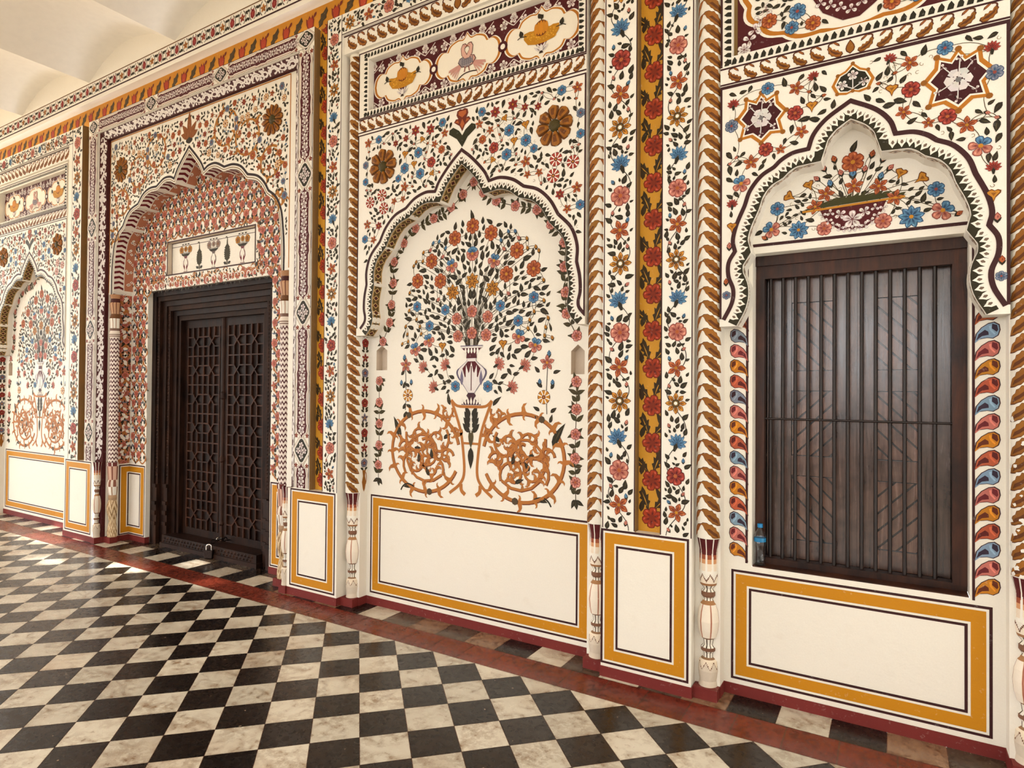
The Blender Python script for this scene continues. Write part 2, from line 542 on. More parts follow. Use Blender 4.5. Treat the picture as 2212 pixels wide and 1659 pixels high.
def scatter(P, inside, box, rnd, kinds, cx=None, n_fl=60, r_fl=(0.03, 0.042), leaf_L=0.046, fixed=(), avoid=(),
            leaf_tries=2600, stem=0.0032, stem_col=None, leaf_col=None, gap=0.004, leaf_ang=None, tendril=True):
    """all-over floral filling, mirrored about cx; inside(x, z, r) says whether a disc fits"""
    fld = Field()
    for a, b, r in avoid: fld.add(a, b, r)
    u0, u1, v0, v1 = box
    if cx is not None: u0 = cx
    pts = []
    def put(kind, x, z, r, a):
        for sgn in ((1, -1) if cx is not None else (1,)):
            xx = cx + sgn * (x - cx) if cx is not None else x
            FLOWERS[kind](P, xx, z, r, rnd, a * sgn)
            fld.add(xx, z, r)
        pts.append((x, z, r))
    for kind, x, z, r, a in fixed: put(kind, x, z, r, a)
    bigs = [k for k in kinds if 'bud' not in k]
    for t in range(n_fl * 30):
        if len(pts) >= n_fl: break
        r = rnd.uniform(*r_fl)
        x, z = rnd.uniform(u0, u1), rnd.uniform(v0, v1)
        if cx is not None and abs(x - cx) < r * 1.2: continue
        if inside(x, z, r + gap) and fld.free(x, z, r * 1.45):
            put(rnd.choice(bigs), x, z, r, rnd.uniform(-.7, .7))
    small = [k for k in kinds if 'bud' in k]
    if small:
        for t in range(n_fl * 12):
            r = r_fl[0] * .5
            x, z = rnd.uniform(u0, u1), rnd.uniform(v0, v1)
            if cx is not None and abs(x - cx) < r * 1.2: continue
            if inside(x, z, r + gap) and fld.free(x, z, r * 2.2):
                put(rnd.choice(small), x, z, r, rnd.uniform(-2.4, 2.4))
                if t > n_fl * 9: break
    # stems to neighbours
    sc_ = stem_col or LEAF2
    for i, (x, z, r) in enumerate(pts):
        near = sorted(((x - a) ** 2 + (z - b) ** 2, a, b) for j, (a, b, q) in enumerate(pts) if j != i)[:2]
        for d, a, b in near:
            if d > .09: continue
            mxx, mzz = (x + a) / 2 + (b - z) * .28, (z + b) / 2 - (a - x) * .28
            if not inside(mxx, mzz, .004): continue
            for sgn in ((1, -1) if cx is not None else (1,)):
                f = (lambda u: cx + sgn * (u - cx)) if cx is not None else (lambda u: u)
                P.stroke([(f(u), v) for u, v in curve((x, z), (mxx, mzz), (a, b), 6)], stem, sc_, 1)
    # leaves
    for t in range(leaf_tries):
        L = leaf_L * rnd.uniform(.65, 1.15)
        rr = L * .36
        x, z = rnd.uniform(u0, u1), rnd.uniform(v0, v1)
        if cx is not None and x - cx < rr * .6: continue
        if not inside(x, z, rr * .8): continue
        if not fld.free(x, z, rr): continue
        a = leaf_ang(x, z) + rnd.uniform(-.9, .9) if leaf_ang else rnd.uniform(0, 2 * pi)
        for sgn in ((1, -1) if cx is not None else (1,)):
            xx = cx + sgn * (x - cx) if cx is not None else x
            aa = a * sgn
            fld.add(xx, z, rr)
            leaf(P, xx + sin(aa) * L * .5, z - cos(aa) * L * .5, aa, L, L * .52, rnd, leaf_col)
    if tendril:
        for t in range(int(leaf_tries * .25)):
            x, z = rnd.uniform(u0, u1), rnd.uniform(v0, v1)
            rr = .011
            if not inside(x, z, rr) or not fld.free(x, z, rr): continue
            fld.add(x, z, rr)
            a = rnd.uniform(0, 2 * pi)
            pp = [(x + rr * cos(a + k * .9) * (1 - k * .1), z + rr * sin(a + k * .9) * (1 - k * .1)) for k in range(6)]
            P.stroke(pp, .0022, OLIVE, 1)
    return fld, pts

def floral_strip(P, length, width, rnd, start=0.0, period=0.872, order=1):
    """garland along +v; serpentine stem with flowers, leaves and buds. v from 0 to length, centred on u=0"""
    w = width
    seq = [('star8', 0.0, .40), ('rosebud', .105, 0), ('star5', .215, .36), ('bbud', .275, 0), ('pbud', .33, 0), ('rose', .435, .36), ('bbud2', .53, 0), ('lily', .63, .40), ('pbud2', .74, 0)]
    n0 = int(-start / period) - 1
    amp = w * .36
    n = int(length / .02)
    path = []
    for i in range(n + 1):
        v = length * i / n
        path.append((order * amp * sin(2 * pi * (v - start) / (period / 2) + .6), v))
    P.stroke(path, .0048, LEAF, 1)
    fld = Field()
    for k in range(n0, n0 + int(length / period) + 4):
        for name, dv, rr in seq:
            v = start + k * period + dv
            r = rr * w
            if v < .02 or v > length - .02: continue
            if name in ('star8', 'star5', 'rose', 'lily'):
                if v < r * .5 or v > length - r * .5: continue
                u = rnd.uniform(-.03, .03) * w
                a = order * (.35 if name in ('lily', 'star5', 'rose') else 0)
                if name == 'star8': star8(P, u, v, r, rnd)
                elif name == 'lily': lily(P, u, v, r, rnd, a)
                elif name == 'rose': rose5(P, u, v, r, rnd, a, *( (PINK, PINKD) if rnd.random() < .6 else (ROSE, ROSED)))
                else: star5(P, u, v, r, rnd, a)
                fld.add(u, v, r * .95)
            else:
                sd = order * (1 if name in ('rosebud', 'bbud', 'pbud2') else -1)
                u = sd * w * .27
                bud(P, u, v, w * .1, rnd, rnd.uniform(-.6, .6) - sd * .4, *((BLUE, BLUED) if name[0] == 'b' else (PINK, PINKD)))
                fld.add(u, v, w * .12)
    for t in range(int(length * 520)):
        L = rnd.uniform(.048, .07) * w / .2
        rr = L * .37
        u, v = rnd.uniform(-w * .5 + rr * .75, w * .5 - rr * .75), rnd.uniform(rr, length - rr)
        if t > length * 280: L *= .62; rr *= .62
        if not fld.free(u, v, rr * .92): continue
        fld.add(u, v, rr * .92)
        a = (-1 if u > 0 else 1) * rnd.uniform(-.1, 1.3)
        leaf(P, u + sin(a) * L * .5, v - cos(a) * L * .5, a, L, L * .6, rnd)

# ------------------------------------------------------------------ polyline tools
def smooth_seg(pts, n=10):
    out = []
    m_ = len(pts)
    for i in range(m_ - 1):
        p0 = pts[i - 1] if i else (2 * pts[0][0] - pts[1][0], 2 * pts[0][1] - pts[1][1])
        p1, p2 = pts[i], pts[i + 1]
        p3 = pts[i + 2] if i + 2 < m_ else (2 * p2[0] - p1[0], 2 * p2[1] - p1[1])
        for k in range(n):
            t = k / n
            out.append(tuple(.5 * (2*p1[j] + (p2[j]-p0[j])*t + (2*p0[j]-5*p1[j]+4*p2[j]-p3[j])*t*t + (3*p1[j]-p0[j]-3*p2[j]+p3[j])*t**3) for j in (0, 1)))
    out.append(pts[-1])
    return out

def arch_line(segs, cx, n=5):
    half = []
    for s_ in segs:
        q = smooth_seg(s_, n)
        half.extend(q if not half else q[1:])
    left = [(cx - x, z) for x, z in half[::-1]]
    right = [(cx + x, z) for x, z in half[1:]]
    return left + right

def offset(pts, d):
    """offset to the right of travel (into the opening for a left-to-right arch)"""
    out = []
    n = len(pts)
    for i in range(n):
        p = pts[i]
        def nrm(a, b):
            dx, dy = b[0] - a[0], b[1] - a[1]
            l = sqrt(dx * dx + dy * dy) or 1e-9
            return dy / l, -dx / l
        n1 = nrm(pts[i - 1], p) if i else nrm(p, pts[1])
        n2 = nrm(p, pts[i + 1]) if i < n - 1 else n1
        mx_, my_ = n1[0] + n2[0], n1[1] + n2[1]
        l2 = mx_ * mx_ + my_ * my_
        if l2 < .3: l2 = .3
        out.append((p[0] + mx_ * 2 / l2 * d, p[1] + my_ * 2 / l2 * d))
    return out

def resample(pts, step):
    out = [(pts[0], 0.0)]
    d = 0.0
    acc = 0.0
    res = []
    total = sum(sqrt((pts[i+1][0]-pts[i][0])**2 + (pts[i+1][1]-pts[i][1])**2) for i in range(len(pts)-1))
    n = max(2, int(round(total / step)))
    st = total / n
    i = 0
    seg = 0.0
    for k in range(n + 1):
        tgt = k * st
        while i < len(pts) - 2:
            l = sqrt((pts[i+1][0]-pts[i][0])**2 + (pts[i+1][1]-pts[i][1])**2)
            if seg + l >= tgt: break
            seg += l; i += 1
        l = sqrt((pts[i+1][0]-pts[i][0])**2 + (pts[i+1][1]-pts[i][1])**2) or 1e-9
        t = min(1, max(0, (tgt - seg) / l))
        dx, dy = (pts[i+1][0]-pts[i][0]) / l, (pts[i+1][1]-pts[i][1]) / l
        res.append((pts[i][0] + dx * l * t, pts[i][1] + dy * l * t, dx, dy))
    return res

def in_poly(x, z, poly):
    r = False
    j = len(poly) - 1
    for i in range(len(poly)):
        xi, zi = poly[i]; xj, zj = poly[j]
        if (zi > z) != (zj > z) and x < (xj - xi) * (z - zi) / (zj - zi) + xi: r = not r
        j = i
    return r

def dist_line(x, z, pts):
    best = 9
    for i in range(len(pts) - 1):
        ax, az = pts[i]; bx, bz = pts[i + 1]
        dx, dz = bx - ax, bz - az
        l2 = dx * dx + dz * dz
        if l2 < 1e-12: continue
        t = max(0, min(1, ((x - ax) * dx + (z - az) * dz) / l2))
        d = (ax + dx * t - x) ** 2 + (az + dz * t - z) ** 2
        if d < best: best = d
    return sqrt(best)

# ------------------------------------------------------------------ the wall: piers, bays, niches (structure)
YS, YB = 0.05, 0.20                     # spandrel plane, niche back plane
ZB, ZT = 0.945, 5.02                    # top of pier dado, top of the pier strips
BAY_DX = -7.155                         # the far bay repeats the vase bay
wall = tag(empty('wall_back'), kind='structure')
W = MB()

def vq(x0, y0, x1, y1, z0, z1, col=WHITE, mb=None):
    """vertical quad from (x0,y0) to (x1,y1) in plan, seen from the gallery side going left to right"""
    (mb or W).quad((x0, y0, z0), (x1, y1, z0), (x1, y1, z1), (x0, y0, z1), col)
def hq(x0, x1, y0, y1, z, up, col=WHITE, mb=None):
    q = [(x0, y0, z), (x1, y0, z), (x1, y1, z), (x0, y1, z)]
    (mb or W).poly(q if up else q[::-1], col)

SD_ = 0.068                             # depth of the gold slots
def pier(xl, xr, s0, s1, lo_l=None, lo_r=None):
    lo_l = xl if lo_l is None else lo_l; lo_r = xr if lo_r is None else lo_r
    vq(lo_l, 0, lo_r, 0, 0, ZB)
    vq(xl, 0, s0, 0, ZB, ZT); vq(s1, 0, xr, 0, ZB, ZT)
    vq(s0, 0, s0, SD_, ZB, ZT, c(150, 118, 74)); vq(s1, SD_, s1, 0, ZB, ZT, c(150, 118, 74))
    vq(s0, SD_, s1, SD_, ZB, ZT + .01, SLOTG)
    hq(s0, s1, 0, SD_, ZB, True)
    if lo_l < xl: hq(lo_l, xl, 0, .1, ZB, True); vq(lo_l, .17, lo_l, 0, 0, ZB)
    if lo_r > xr: hq(xr, lo_r, 0, .1, ZB, True); vq(lo_r, 0, lo_r, .17, 0, ZB)

P0 = (-12.9, -11.155); P1 = (-8.755, -8.05); P2 = (-4.55, -4.0); P3 = (-1.60, -1.02); P4 = (0.64, 1.5)
SL1 = (-8.42, -8.27); SL2 = (-4.346, -4.184); SL3 = (-1.376, -1.214)
vq(P0[0], 0, P0[1], 0, 0, ZT)
pier(*P1, *SL1); pier(*P2, *SL2, lo_l=-4.625); pier(*P3, *SL3)
vq(P4[0], 0, P4[1], 0, 0, ZT)

COLR = 0.07
ARCH_C = [[(0, 3.642), (.10, 3.558), (.205, 3.445), (.25, 3.365)], [(.25, 3.365), (.345, 3.373), (.455, 3.34), (.545, 3.277)],
          [(.545, 3.277), (.66, 3.235), (.755, 3.148), (.82, 3.04)], [(.82, 3.04), (.92, 2.935), (.965, 2.81), (.962, 2.70)],
          [(.962, 2.70), (.985, 2.60), (.99, 2.50), (.975, 2.43), (.985, 2.385), (1.03, 2.335)]]
ARCH_R = [[(0, 3.406), (.115, 3.335), (.18, 3.262), (.207, 3.185)], [(.207, 3.185), (.285, 3.178), (.345, 3.15), (.385, 3.115)],
          [(.385, 3.115), (.455, 3.075), (.515, 3.0), (.545, 2.915)], [(.545, 2.915), (.59, 2.81), (.61, 2.72), (.598, 2.655)],
          [(.598, 2.655), (.634, 2.59), (.634, 2.51), (.607, 2.43), (.615, 2.35), (.662, 2.255)]]
ARCH_D = [[(0, 4.39), (.13, 4.27), (.215, 4.18), (.27, 4.095)], [(.27, 4.095), (.35, 4.128), (.47, 4.128), (.61, 4.065)],
          [(.61, 4.065), (.75, 4.065), (.88, 4.02), (.985, 3.925)], [(.985, 3.925), (1.13, 3.885), (1.23, 3.81), (1.30, 3.715)],
          [(1.30, 3.715), (1.41, 3.635), (1.485, 3.50), (1.515, 3.32), (1.53, 3.15), (1.53, 2.93)]]

def niche_bay(xl, xr, cx, segs, yc, zs, zp0, rec, back_y, mural=True, holes=()):
    """bay between two engaged columns: returns, spandrel with cut arch, intrados, back; rec = panel recess"""
    line = arch_line(segs, cx)
    edge = offset(line, .085)
    edge[0] = (max(edge[0][0], xl + .002), edge[0][1]); edge[-1] = (min(edge[-1][0], xr - .002), edge[-1][1])
    # wall behind the columns and the returns
    vq(xl - .15, yc, xl, yc, 0, 4.68); vq(xr, yc, xr + .15, yc, 0, 4.68)
    vq(xl - .15, 0, xl - .15, yc, 0, ZT); vq(xr + .15, yc, xr + .15, 0, 0, ZT)
    vq(xl, yc, xl, YB, 0, edge[0][1], GREYW if False else WHITE); vq(xr, YB, xr, yc, 0, edge[-1][1])
    vq(xl, YS, xl, yc, edge[0][1], 4.68); vq(xr, yc, xr, YS, edge[-1][1], 4.68)
    # spandrel plane with the arch cut out of its foot
    poly = [(xl, zs), (xl, edge[0][1])] + edge + [(xr, edge[-1][1]), (xr, zs)]
    W.region(poly, [], flat(YS), WHITE)
    for i in range(len(edge) - 1):
        (a, za), (b, zb) = edge[i], edge[i + 1]
        W.quad((a, YS, za), (a, YB, za), (b, YB, zb), (b, YS, zb), WHITE)
    hq(xl, edge[0][0] + .004, YS, YB, edge[0][1], False); hq(edge[-1][0] - .004, xr, YS, YB, edge[-1][1], False)
    # niche back
    zt = max(p[1] for p in edge) + .02
    W.region([(xl, 0), (xr, 0), (xr, zt), (xl, zt)], holes, flat(back_y), WHITE)
    # upper zone with the panel recess
    rx0, rx1, rz0, rz1, ry = rec
    ins = .05
    W.region([(xl, zs), (xr, zs), (xr, 4.68), (xl, 4.68)], [[(rx0, rz0), (rx1, rz0), (rx1, rz1), (rx0, rz1)]], flat(YS), WHITE)
    a = (rx0, rx1, rz0, rz1)
    W.quad((a[0], YS, a[2]), (a[1], YS, a[2]), (a[1], ry, a[2]), (a[0], ry, a[2]), WHITE)
    W.quad((a[0], ry, a[3]), (a[1], ry, a[3]), (a[1], YS, a[3]), (a[0], YS, a[3]), WHITE)
    W.quad((a[0], YS, a[2]), (a[0], ry, a[2]), (a[0], ry, a[3]), (a[0], YS, a[3]), WHITE)
    W.quad((a[1], ry, a[2]), (a[1], YS, a[2]), (a[1], YS, a[3]), (a[1], ry, a[3]), WHITE)
    W.region([(a[0], a[2]), (a[1], a[2]), (a[1], a[3]), (a[0], a[3])], [], flat(ry), WHITE)
    # frieze course over the bay
    vq(xl - .15, .02, xr + .15, .02, 4.68, ZT - .18); hq(xl - .15, xr + .15, .02, .12, 4.68, False)
    vq(xl - .15, 0, xr + .15, 0, ZT - .18, ZT); hq(xl - .15, xr + .15, 0, .02, ZT - .18, False)
    return line, edge

def recess_box(x0, x1, z0, z1, y, d, peak=0.0, bc=c(225, 208, 188)):
    """small wall niche, returns its outline"""
    o = [(x0, z0), (x1, z0), (x1, z1)] + ([((x0 + x1) / 2, z1 + peak)] if peak else []) + [(x0, z1)]
    for i in range(len(o)):
        (a, za), (b, zb) = o[i - 1], o[i]
        W.quad((a, y, za), (b, y, zb), (b, y + d, zb), (a, y + d, za), c(225, 208, 188))
    W.region(o, [], flat(y + d), bc)
    return o

CXC, CXR = -2.775, -0.19
XL_C, XR_C, XL_R, XR_R = -3.85, -1.75, -0.875, 0.49
def bay_c(dx):
    h1 = recess_box(CXC + dx - .984, CXC + dx - .862, 1.992, 2.160, YB, .07, .04)
    h2 = recess_box(CXC + dx + .853, CXC + dx + .957, 1.945, 2.107, YB, .07, .046)
    return niche_bay(XL_C + dx, XR_C + dx, CXC + dx, ARCH_C, .115, 3.965, 4.1,
                     (-3.74 + dx, -1.81 + dx, 4.157, 4.588, .115), YB, holes=(h1, h2))
LINE_C, EDGE_C = bay_c(0)
bay_c(BAY_DX)
WX0, WX1, WZ0, WZ1 = -0.715, 0.343, 0.785, 2.66      # window opening
LINE_R, EDGE_R = niche_bay(XL_R, XR_R, CXR, ARCH_R, .10, 3.635, 3.75, (-0.808, 0.428, 3.815, 4.60, .10), YB,
                           holes=([(WX0, WZ0), (WX1, WZ0), (WX1, WZ1), (WX0, WZ1)],))
# window reveals
vq(WX0, YB, WX0, .5, WZ0, WZ1); vq(WX1, .5, WX1, YB, WZ0, WZ1)
hq(WX0, WX1, YB, .5, WZ1, False)

# door bay
CXD, YD, YDB = -6.37, 0.10, 0.32
DXL, DXR = -7.87, -4.87                              # reveals of the door niche
SXL, SXR = -7.965, -4.765                            # spandrel edges
DO0, DO1, DOZ = -7.515, -5.28, 2.965                 # door opening
LINE_D = arch_line(ARCH_D, CXD, 6)
EDGE_D = offset(LINE_D, .045)
EDGE_D[0] = (DXL, 2.93); EDGE_D[-1] = (DXR, 2.93)
W.region([(SXL, 4.785), (SXL, 2.93)] + EDGE_D + [(SXR, 2.93), (SXR, 4.785)], [], flat(YD), WHITE)
vq(P1[1], 0, P1[1], .02, ZB, 4.85); vq(P2[0], .02, P2[0], 0, ZB, 4.85)
hq(P1[1], P2[0], 0, .02, 4.85, False)
vq(P1[1], 0, P2[0], 0, 4.85, ZT)
# sloping scroll bands
SB = .062
W.quad((P1[1], .02, 0), (SXL, SB, 0), (SXL, SB, 4.765), (P1[1], .02, 4.85), MAROON)
W.quad((SXR + .115, SB, 0), (P2[0], .02, 0), (P2[0], .02, 4.85), (SXR + .115, SB, 4.765), c(80, 40, 36))
W.quad((SXL, SB, 4.765), (SXR + .115, SB, 4.765), (P2[0], .02, 4.85), (P1[1], .02, 4.85), MAROON)
vq(SXL, SB, SXL, YD, 0, 4.765, MAROON)
vq(SXR + .115, YD, SXR + .115, SB, 0, 4.765, MAROON)
W.quad((SXL, YD, 4.765), (SXR + .115, YD, 4.765), (SXR + .115, SB, 4.765), (SXL, SB, 4.765), MAROON)
vq(SXR, YD, SXR + .115, YD, 0, 4.785)
vq(SXL - .01, YD + .07, DXL, YD + .07, 0, 2.93); vq(DXR, YD + .07, SXR + .02, YD + .07, 0, 2.93)
vq(SXL, YD, SXL, YD + .07, 0, 2.93); vq(SXR, YD + .07, SXR, YD, 0, 2.93)
hq(SXL - .02, DXL, YD, YD + .08, 2.93, False); hq(DXR, SXR + .02, YD, YD + .08, 2.93, False)
vq(DXL, YD + .07, DXL, YDB, 0, 2.93); vq(DXR, YDB, DXR, YD + .07, 0, 2.93)
for i in range(len(EDGE_D) - 1):
    (a_, za_), (b_, zb_) = EDGE_D[i], EDGE_D[i + 1]
    W.quad((a_, YD, za_), (a_, YDB, za_), (b_, YDB, zb_), (b_, YD, zb_), WHITE)
PQ = (-7.12, -5.56, 3.128, 3.495)                    # plaque recess
hp = recess_box(*PQ, YDB, .05, bc=WHITE)
hn1 = recess_box(-7.745, -7.63, 2.12, 2.44, YDB, .06, .07)
hn2 = recess_box(-5.135, -5.02, 2.12, 2.44, YDB, .06, .07)
zt_ = 4.42
W.region([(DXL - .01, 0), (DO0, 0), (DO0, DOZ), (DO1, DOZ), (DO1, 0), (DXR + .01, 0), (DXR + .01, zt_), (DXL - .01, zt_)],
         [hp, hn1, hn2], flat(YDB), WHITE)
vq(DO0, YDB, DO0, .7, 0, DOZ); vq(DO1, .7, DO1, YDB, 0, DOZ)
hq(DO0, DO1, YDB, .7, DOZ, False)
# gold band course, cornice, wall above it
GY = SD_ - .003
vq(P0[0], GY, P4[1], GY, ZT, 5.235, c(198, 132, 30)); 
CY = -.03
hq(P0[0], P4[1], CY, GY, 5.235, False)
vq(P0[0], CY, P4[1], CY, 5.235, 6.3)
wall_mesh = W.build('wall_plaster', M_PAINT, wall)

# red skirting
SK = MB()
plan = [(-11.005, .2), (-8.895, .2), (-8.895, .115), (-8.755, .115), (-8.755, 0), (-8.045, 0), (-8.045, .02), (-7.96, .06), (-7.96, .17), (DXL, .17), (DXL, YDB), (DO0, YDB), (DO0, .37)]
plan2 = [(DO1, .37), (DO1, YDB), (DXR, YDB), (DXR, .17), (-4.76, .17), (-4.76, .1), (-4.65, .1), (-4.625, 0), (-4.0, 0), (-4.0, .115), (-3.85, .115), (-3.85, .2), (-1.75, .2), (-1.75, .115), (-1.60, .115), (-1.60, 0), (-1.02, 0), (-1.02, .1), (-.875, .1), (-.875, .2), (.49, .2), (.49, .1), (.64, .1), (.64, 0), (1.5, 0)]
for pl in (plan, plan2):
    off = [(p[0], p[1]) for p in offset(pl, .005)]
    for i in range(len(pl) - 1):
        vq(*off[i], *off[i + 1], 0, .066, SKIRT, SK)
        a_, b_ = off[i], off[i + 1]
        SK.quad((*a_, .066), (*b_, .066), (*pl[i + 1], .066), (*pl[i], .066), SKIRT)
tag(SK.build('baseboard_back', M_PAINT), kind='structure')

# ------------------------------------------------------------------ painted parts of the wall
def part(mb, name, label=None, parent=None, kind=None):
    o = mb.build(name, M_PAINT, parent or wall)
    return tag(o, label, kind=kind)

def dado_panel(P, u0, u1, v0, v1, k=1.0):
    """dark line, white line, broad ochre band, white line, dark line, white field"""
    P.frame(u0, u1, v0, v1, .014 * k, LINE, 1)
    e = .026 * k
    P.frame(u0 + e, u1 - e, v0 + e, v1 - e, .064 * k, GOLD, 1)
    e = .102 * k
    P.frame(u0 + e, u1 - e, v0 + e, v1 - e, .014 * k, LINE, 1)

for xs, lab in (((-1.601 + .0, -1.035), 'narrow white dado panel in ochre frame on the pier left of the barred window'),
                ((-4.587, -4.02), 'narrow white dado panel in ochre frame on the pier right of the door'),
                ((-8.72, -8.09), 'narrow white dado panel in ochre frame on the pier left of the door')):
    mb = MB(); P = Painter(mb, flat(0))
    dado_panel(P, xs[0], xs[1], .085, .945)
    part(mb, 'dado_panel', lab)
mb = MB(); dado_panel(Painter(mb, flat(YB)), -.833, .437, .094, .753); part(mb, 'dado_panel', 'long white dado panel in ochre frame under the barred window')
mb = MB(); dado_panel(Painter(mb, flat(YB)), -3.807, -1.757, .099, .934)
dado_c = part(mb, 'dado_panel', 'large white dado panel in ochre frame under the vase painting')
# door niche dado: wraps the left reveal and the back wall
mb = MB()
rev = lambda u, v, h=0: (DXL + h, YDB + u, v)
P = Painter(mb, flat(YDB)); Q = Painter(mb, rev)
def corner_dado(P, Q, x0, x1, w, z0, z1):
    for (e, t, col) in ((0, .014, LINE), (.024, .064, GOLD), (.1, .014, LINE)):
        for za, zb in ((z0 + e, z0 + e + t), (z1 - e - t, z1 - e)):
            P.rect(x0, x1 - e, za, zb, col, 1)
            if w - e > 0: Q.rect(-(w - e), 0, za, zb, col, 1)
        P.rect(x1 - e - t, x1 - e, z0 + e + t, z1 - e - t, col, 1)
        if e + t < w: Q.rect(-(w - e), -(w - e - t), z0 + e + t, z1 - e - t, col, 1)
corner_dado(P, Q, DXL, -7.53, .12, .07, .905)
part(mb, 'dado_panel', 'small dado panel folding round the corner left of the door')
mb = MB(); dado_panel(Painter(mb, flat(YDB)), DO1 + .01, DXR + .02, .075, .905); part(mb, 'dado_panel', 'small dado panel beside the right door jamb')

# floral strips on the piers and over the bays
R = random.Random(5)
def strip(u0, u1, z0, z1, star, order, label, y=0.0):
    mb = MB()
    P = Painter(mb, flat(y))
    w = u1 - u0
    P.rect(u0, u0 + .007, z0, z1, LINE, 0); P.rect(u1 - .007, u1, z0, z1, LINE, 0)
    floral_strip(P.at((u0 + u1) / 2, z0), z1 - z0, w - .03, R, star - z0, .876, order)
    return part(mb, 'floral_strip', label)
strip(P3[0] + .005, SL3[0], .95, ZT, 1.767, 1, 'floral strip left of the gold slot nearest the barred window')
strip(SL3[1], P3[1], .95, ZT, 1.757, -1, 'floral strip right of the gold slot nearest the barred window')
strip(SL2[1], P2[1] - .003, .95, ZT - .0, 1.767, 1, 'floral strip beside the gold slot right of the door')
strip(P1[0] + .09, SL1[0], .95, ZT, 1.767, 1, 'floral strip on the pier left of the door')
def strip_h(u0, u1, z0, z1, label):
    mb = MB(); P = Painter(mb, flat(0))
    P.rect(u0, u1, z0, z0 + .008, LINE, 0)
    floral_strip(P.at(u0, (z0 + z1) / 2, -pi / 2), u1 - u0, z1 - z0 - .02, R, .1, .876, 1)
    return part(mb, 'floral_strip', label)
strip_h(P2[1] - .01, P3[0], 4.842, ZT, 'floral strip running along the top over the vase bay')
strip_h(P2[1] - .01 + BAY_DX, P1[0] + .1, 4.842, ZT, 'floral strip running along the top over the far bay')

# gold slots with red flowers and dark leaves
def acanthus(P, x, z, ang, L, flip, rnd):
    Q = P.at(x, z, ang, L, flip)
    Q.poly([(0, 0), (.12, .12), (.08, .2), (.24, .3), (.17, .4), (.32, .52), (.24, .6), (.3, .78), (.2, .82), (.12, 1.0), (.02, .8), (.0, .62), (-.1, .66), (-.04, .42), (-.12, .36), (-.03, .2)], c(62, 46, 22), 1)
    Q.poly([(.03, .12), (.1, .4), (.17, .78), (.07, .45)], SLOTG, 2)
def slot_strip(x0, x1, y, label, z0=.96, z1=5.2):
    mb = MB(); P = Painter(mb, flat(y))
    w = x1 - x0; cx = (x0 + x1) / 2
    z = 1.27 - .235
    P = Painter(mb, flat(y), clip=(x0 + .001, x1, z0, z1))
    k = 0
    while z < z1:
        if z > z0:
            Q = P.at(cx + .008, z, R.uniform(0, .4), w * .42)
            for a in range(6):
                petal(Q, a * pi / 3, .95, .8, 'round', c(178, 62, 24), c(110, 30, 16), R, .05, 3, .07)
            Q.poly(circ(.3, 8), c(140, 48, 20), 6)
        for sd in (-1, 1):
            acanthus(P, cx + .012 * sd, z + .045, -.38 * sd + (.2 if k % 2 else -.2), .155, sd < 0, R)
        leaf(P, cx - w * .4, z + .03, -.1, .09, .035, R, c(62, 46, 22), False)
        leaf(P, cx + w * .43, z + .1, .15, .1, .035, R, c(62, 46, 22), False)
        z += .235; k += 1
    return part(mb, 'gold_strip', label)
slot_strip(*SL3, SD_, 'gold recessed strip with red flowers left of the barred window')
slot_strip(*SL2, SD_, 'gold recessed strip with red flowers right of the door')
slot_strip(*SL1, SD_, 'gold recessed strip left of the door')
# horizontal gold band with red tulips
mb = MB(); P = Painter(mb, flat(GY))
x = P0[0] + .3
k = 0
while x < P4[1] - .1:
    Q = P.at(x, 5.12, R.uniform(-.15, .15), .075)
    Q.poly([(0, -.95), (.55, -.55), (.7, .2), (.45, .9), (.15, .5), (-.1, .95), (-.4, .5), (-.7, .75), (-.7, 0), (-.5, -.6)], c(120, 34, 18), 2)
    Q.poly([(0, -.75), (.38, -.45), (.5, .15), (.3, .6), (-.1, .6), (-.5, .4), (-.35, -.45)], c(165, 58, 26), 3)
    Q2 = P.at(x + .16, 5.125, -.5, .19)
    Q2.poly([(0, -.5), (.16, -.3), (.12, -.15), (.26, .05), (.18, .15), (.2, .35), (.02, .5), (-.08, .2), (-.2, .1), (-.12, -.1), (-.18, -.25)], c(70, 52, 22), 2)
    P.stroke(curve((x - .02, 5.05), (x + .06, 5.01), (x + .14, 5.06)), .008, c(70, 52, 22), 1)
    P.at(x + .08, 5.2, 2.4, .06).poly(leaf_shape(1, .5), c(110, 40, 20), 2)
    x += .325; k += 1
part(mb, 'gold_band', 'gold band with red tulips running along the top of the wall')
# cornice
mb = MB(); P = Painter(mb, flat(CY))
P.rect(P0[0], P4[1], 5.278, 5.294, LINE, 1)
P.rect(P0[0], P4[1], 5.452, 5.464, c(120, 84, 52), 1)
x = P0[0] + .3
k = 0
while x < -2.6:
    cc = ROSE if k % 2 == 0 else ORANGE
    Q = P.at(x, 5.372, 0, .058)
    if k % 2 == 0:
        Q.poly([(0, -.9), (.5, -.5), (.6, .1), (.35, .5), (.4, .95), (0, .6), (-.4, .95), (-.35, .5), (-.6, .1), (-.5, -.5)], c(132, 30, 30), 2)
        Q.poly([(0, -.6), (.3, -.2), (.2, .3), (-.2, .3), (-.3, -.2)], c(160, 60, 52), 3)
    else:
        star5(P, x, 5.372, .042, R, 0, STAR if k % 4 == 1 else ROSE)
    for s_ in (-1, 1):
        P.stroke(curve((x + s_ * .018, 5.31), (x + s_ * .085, 5.372), (x + s_ * .015, 5.44)), .008, LEAF, 1)
        for zz, a in ((5.325, 1.1), (5.42, 2.0)):
            leaf(P, x + s_ * .045, zz, -s_ * a, .05, .028, R, None, False)
    x += .155; k += 1
part(mb, 'cornice_band', 'white cornice band with red buds below the ceiling')

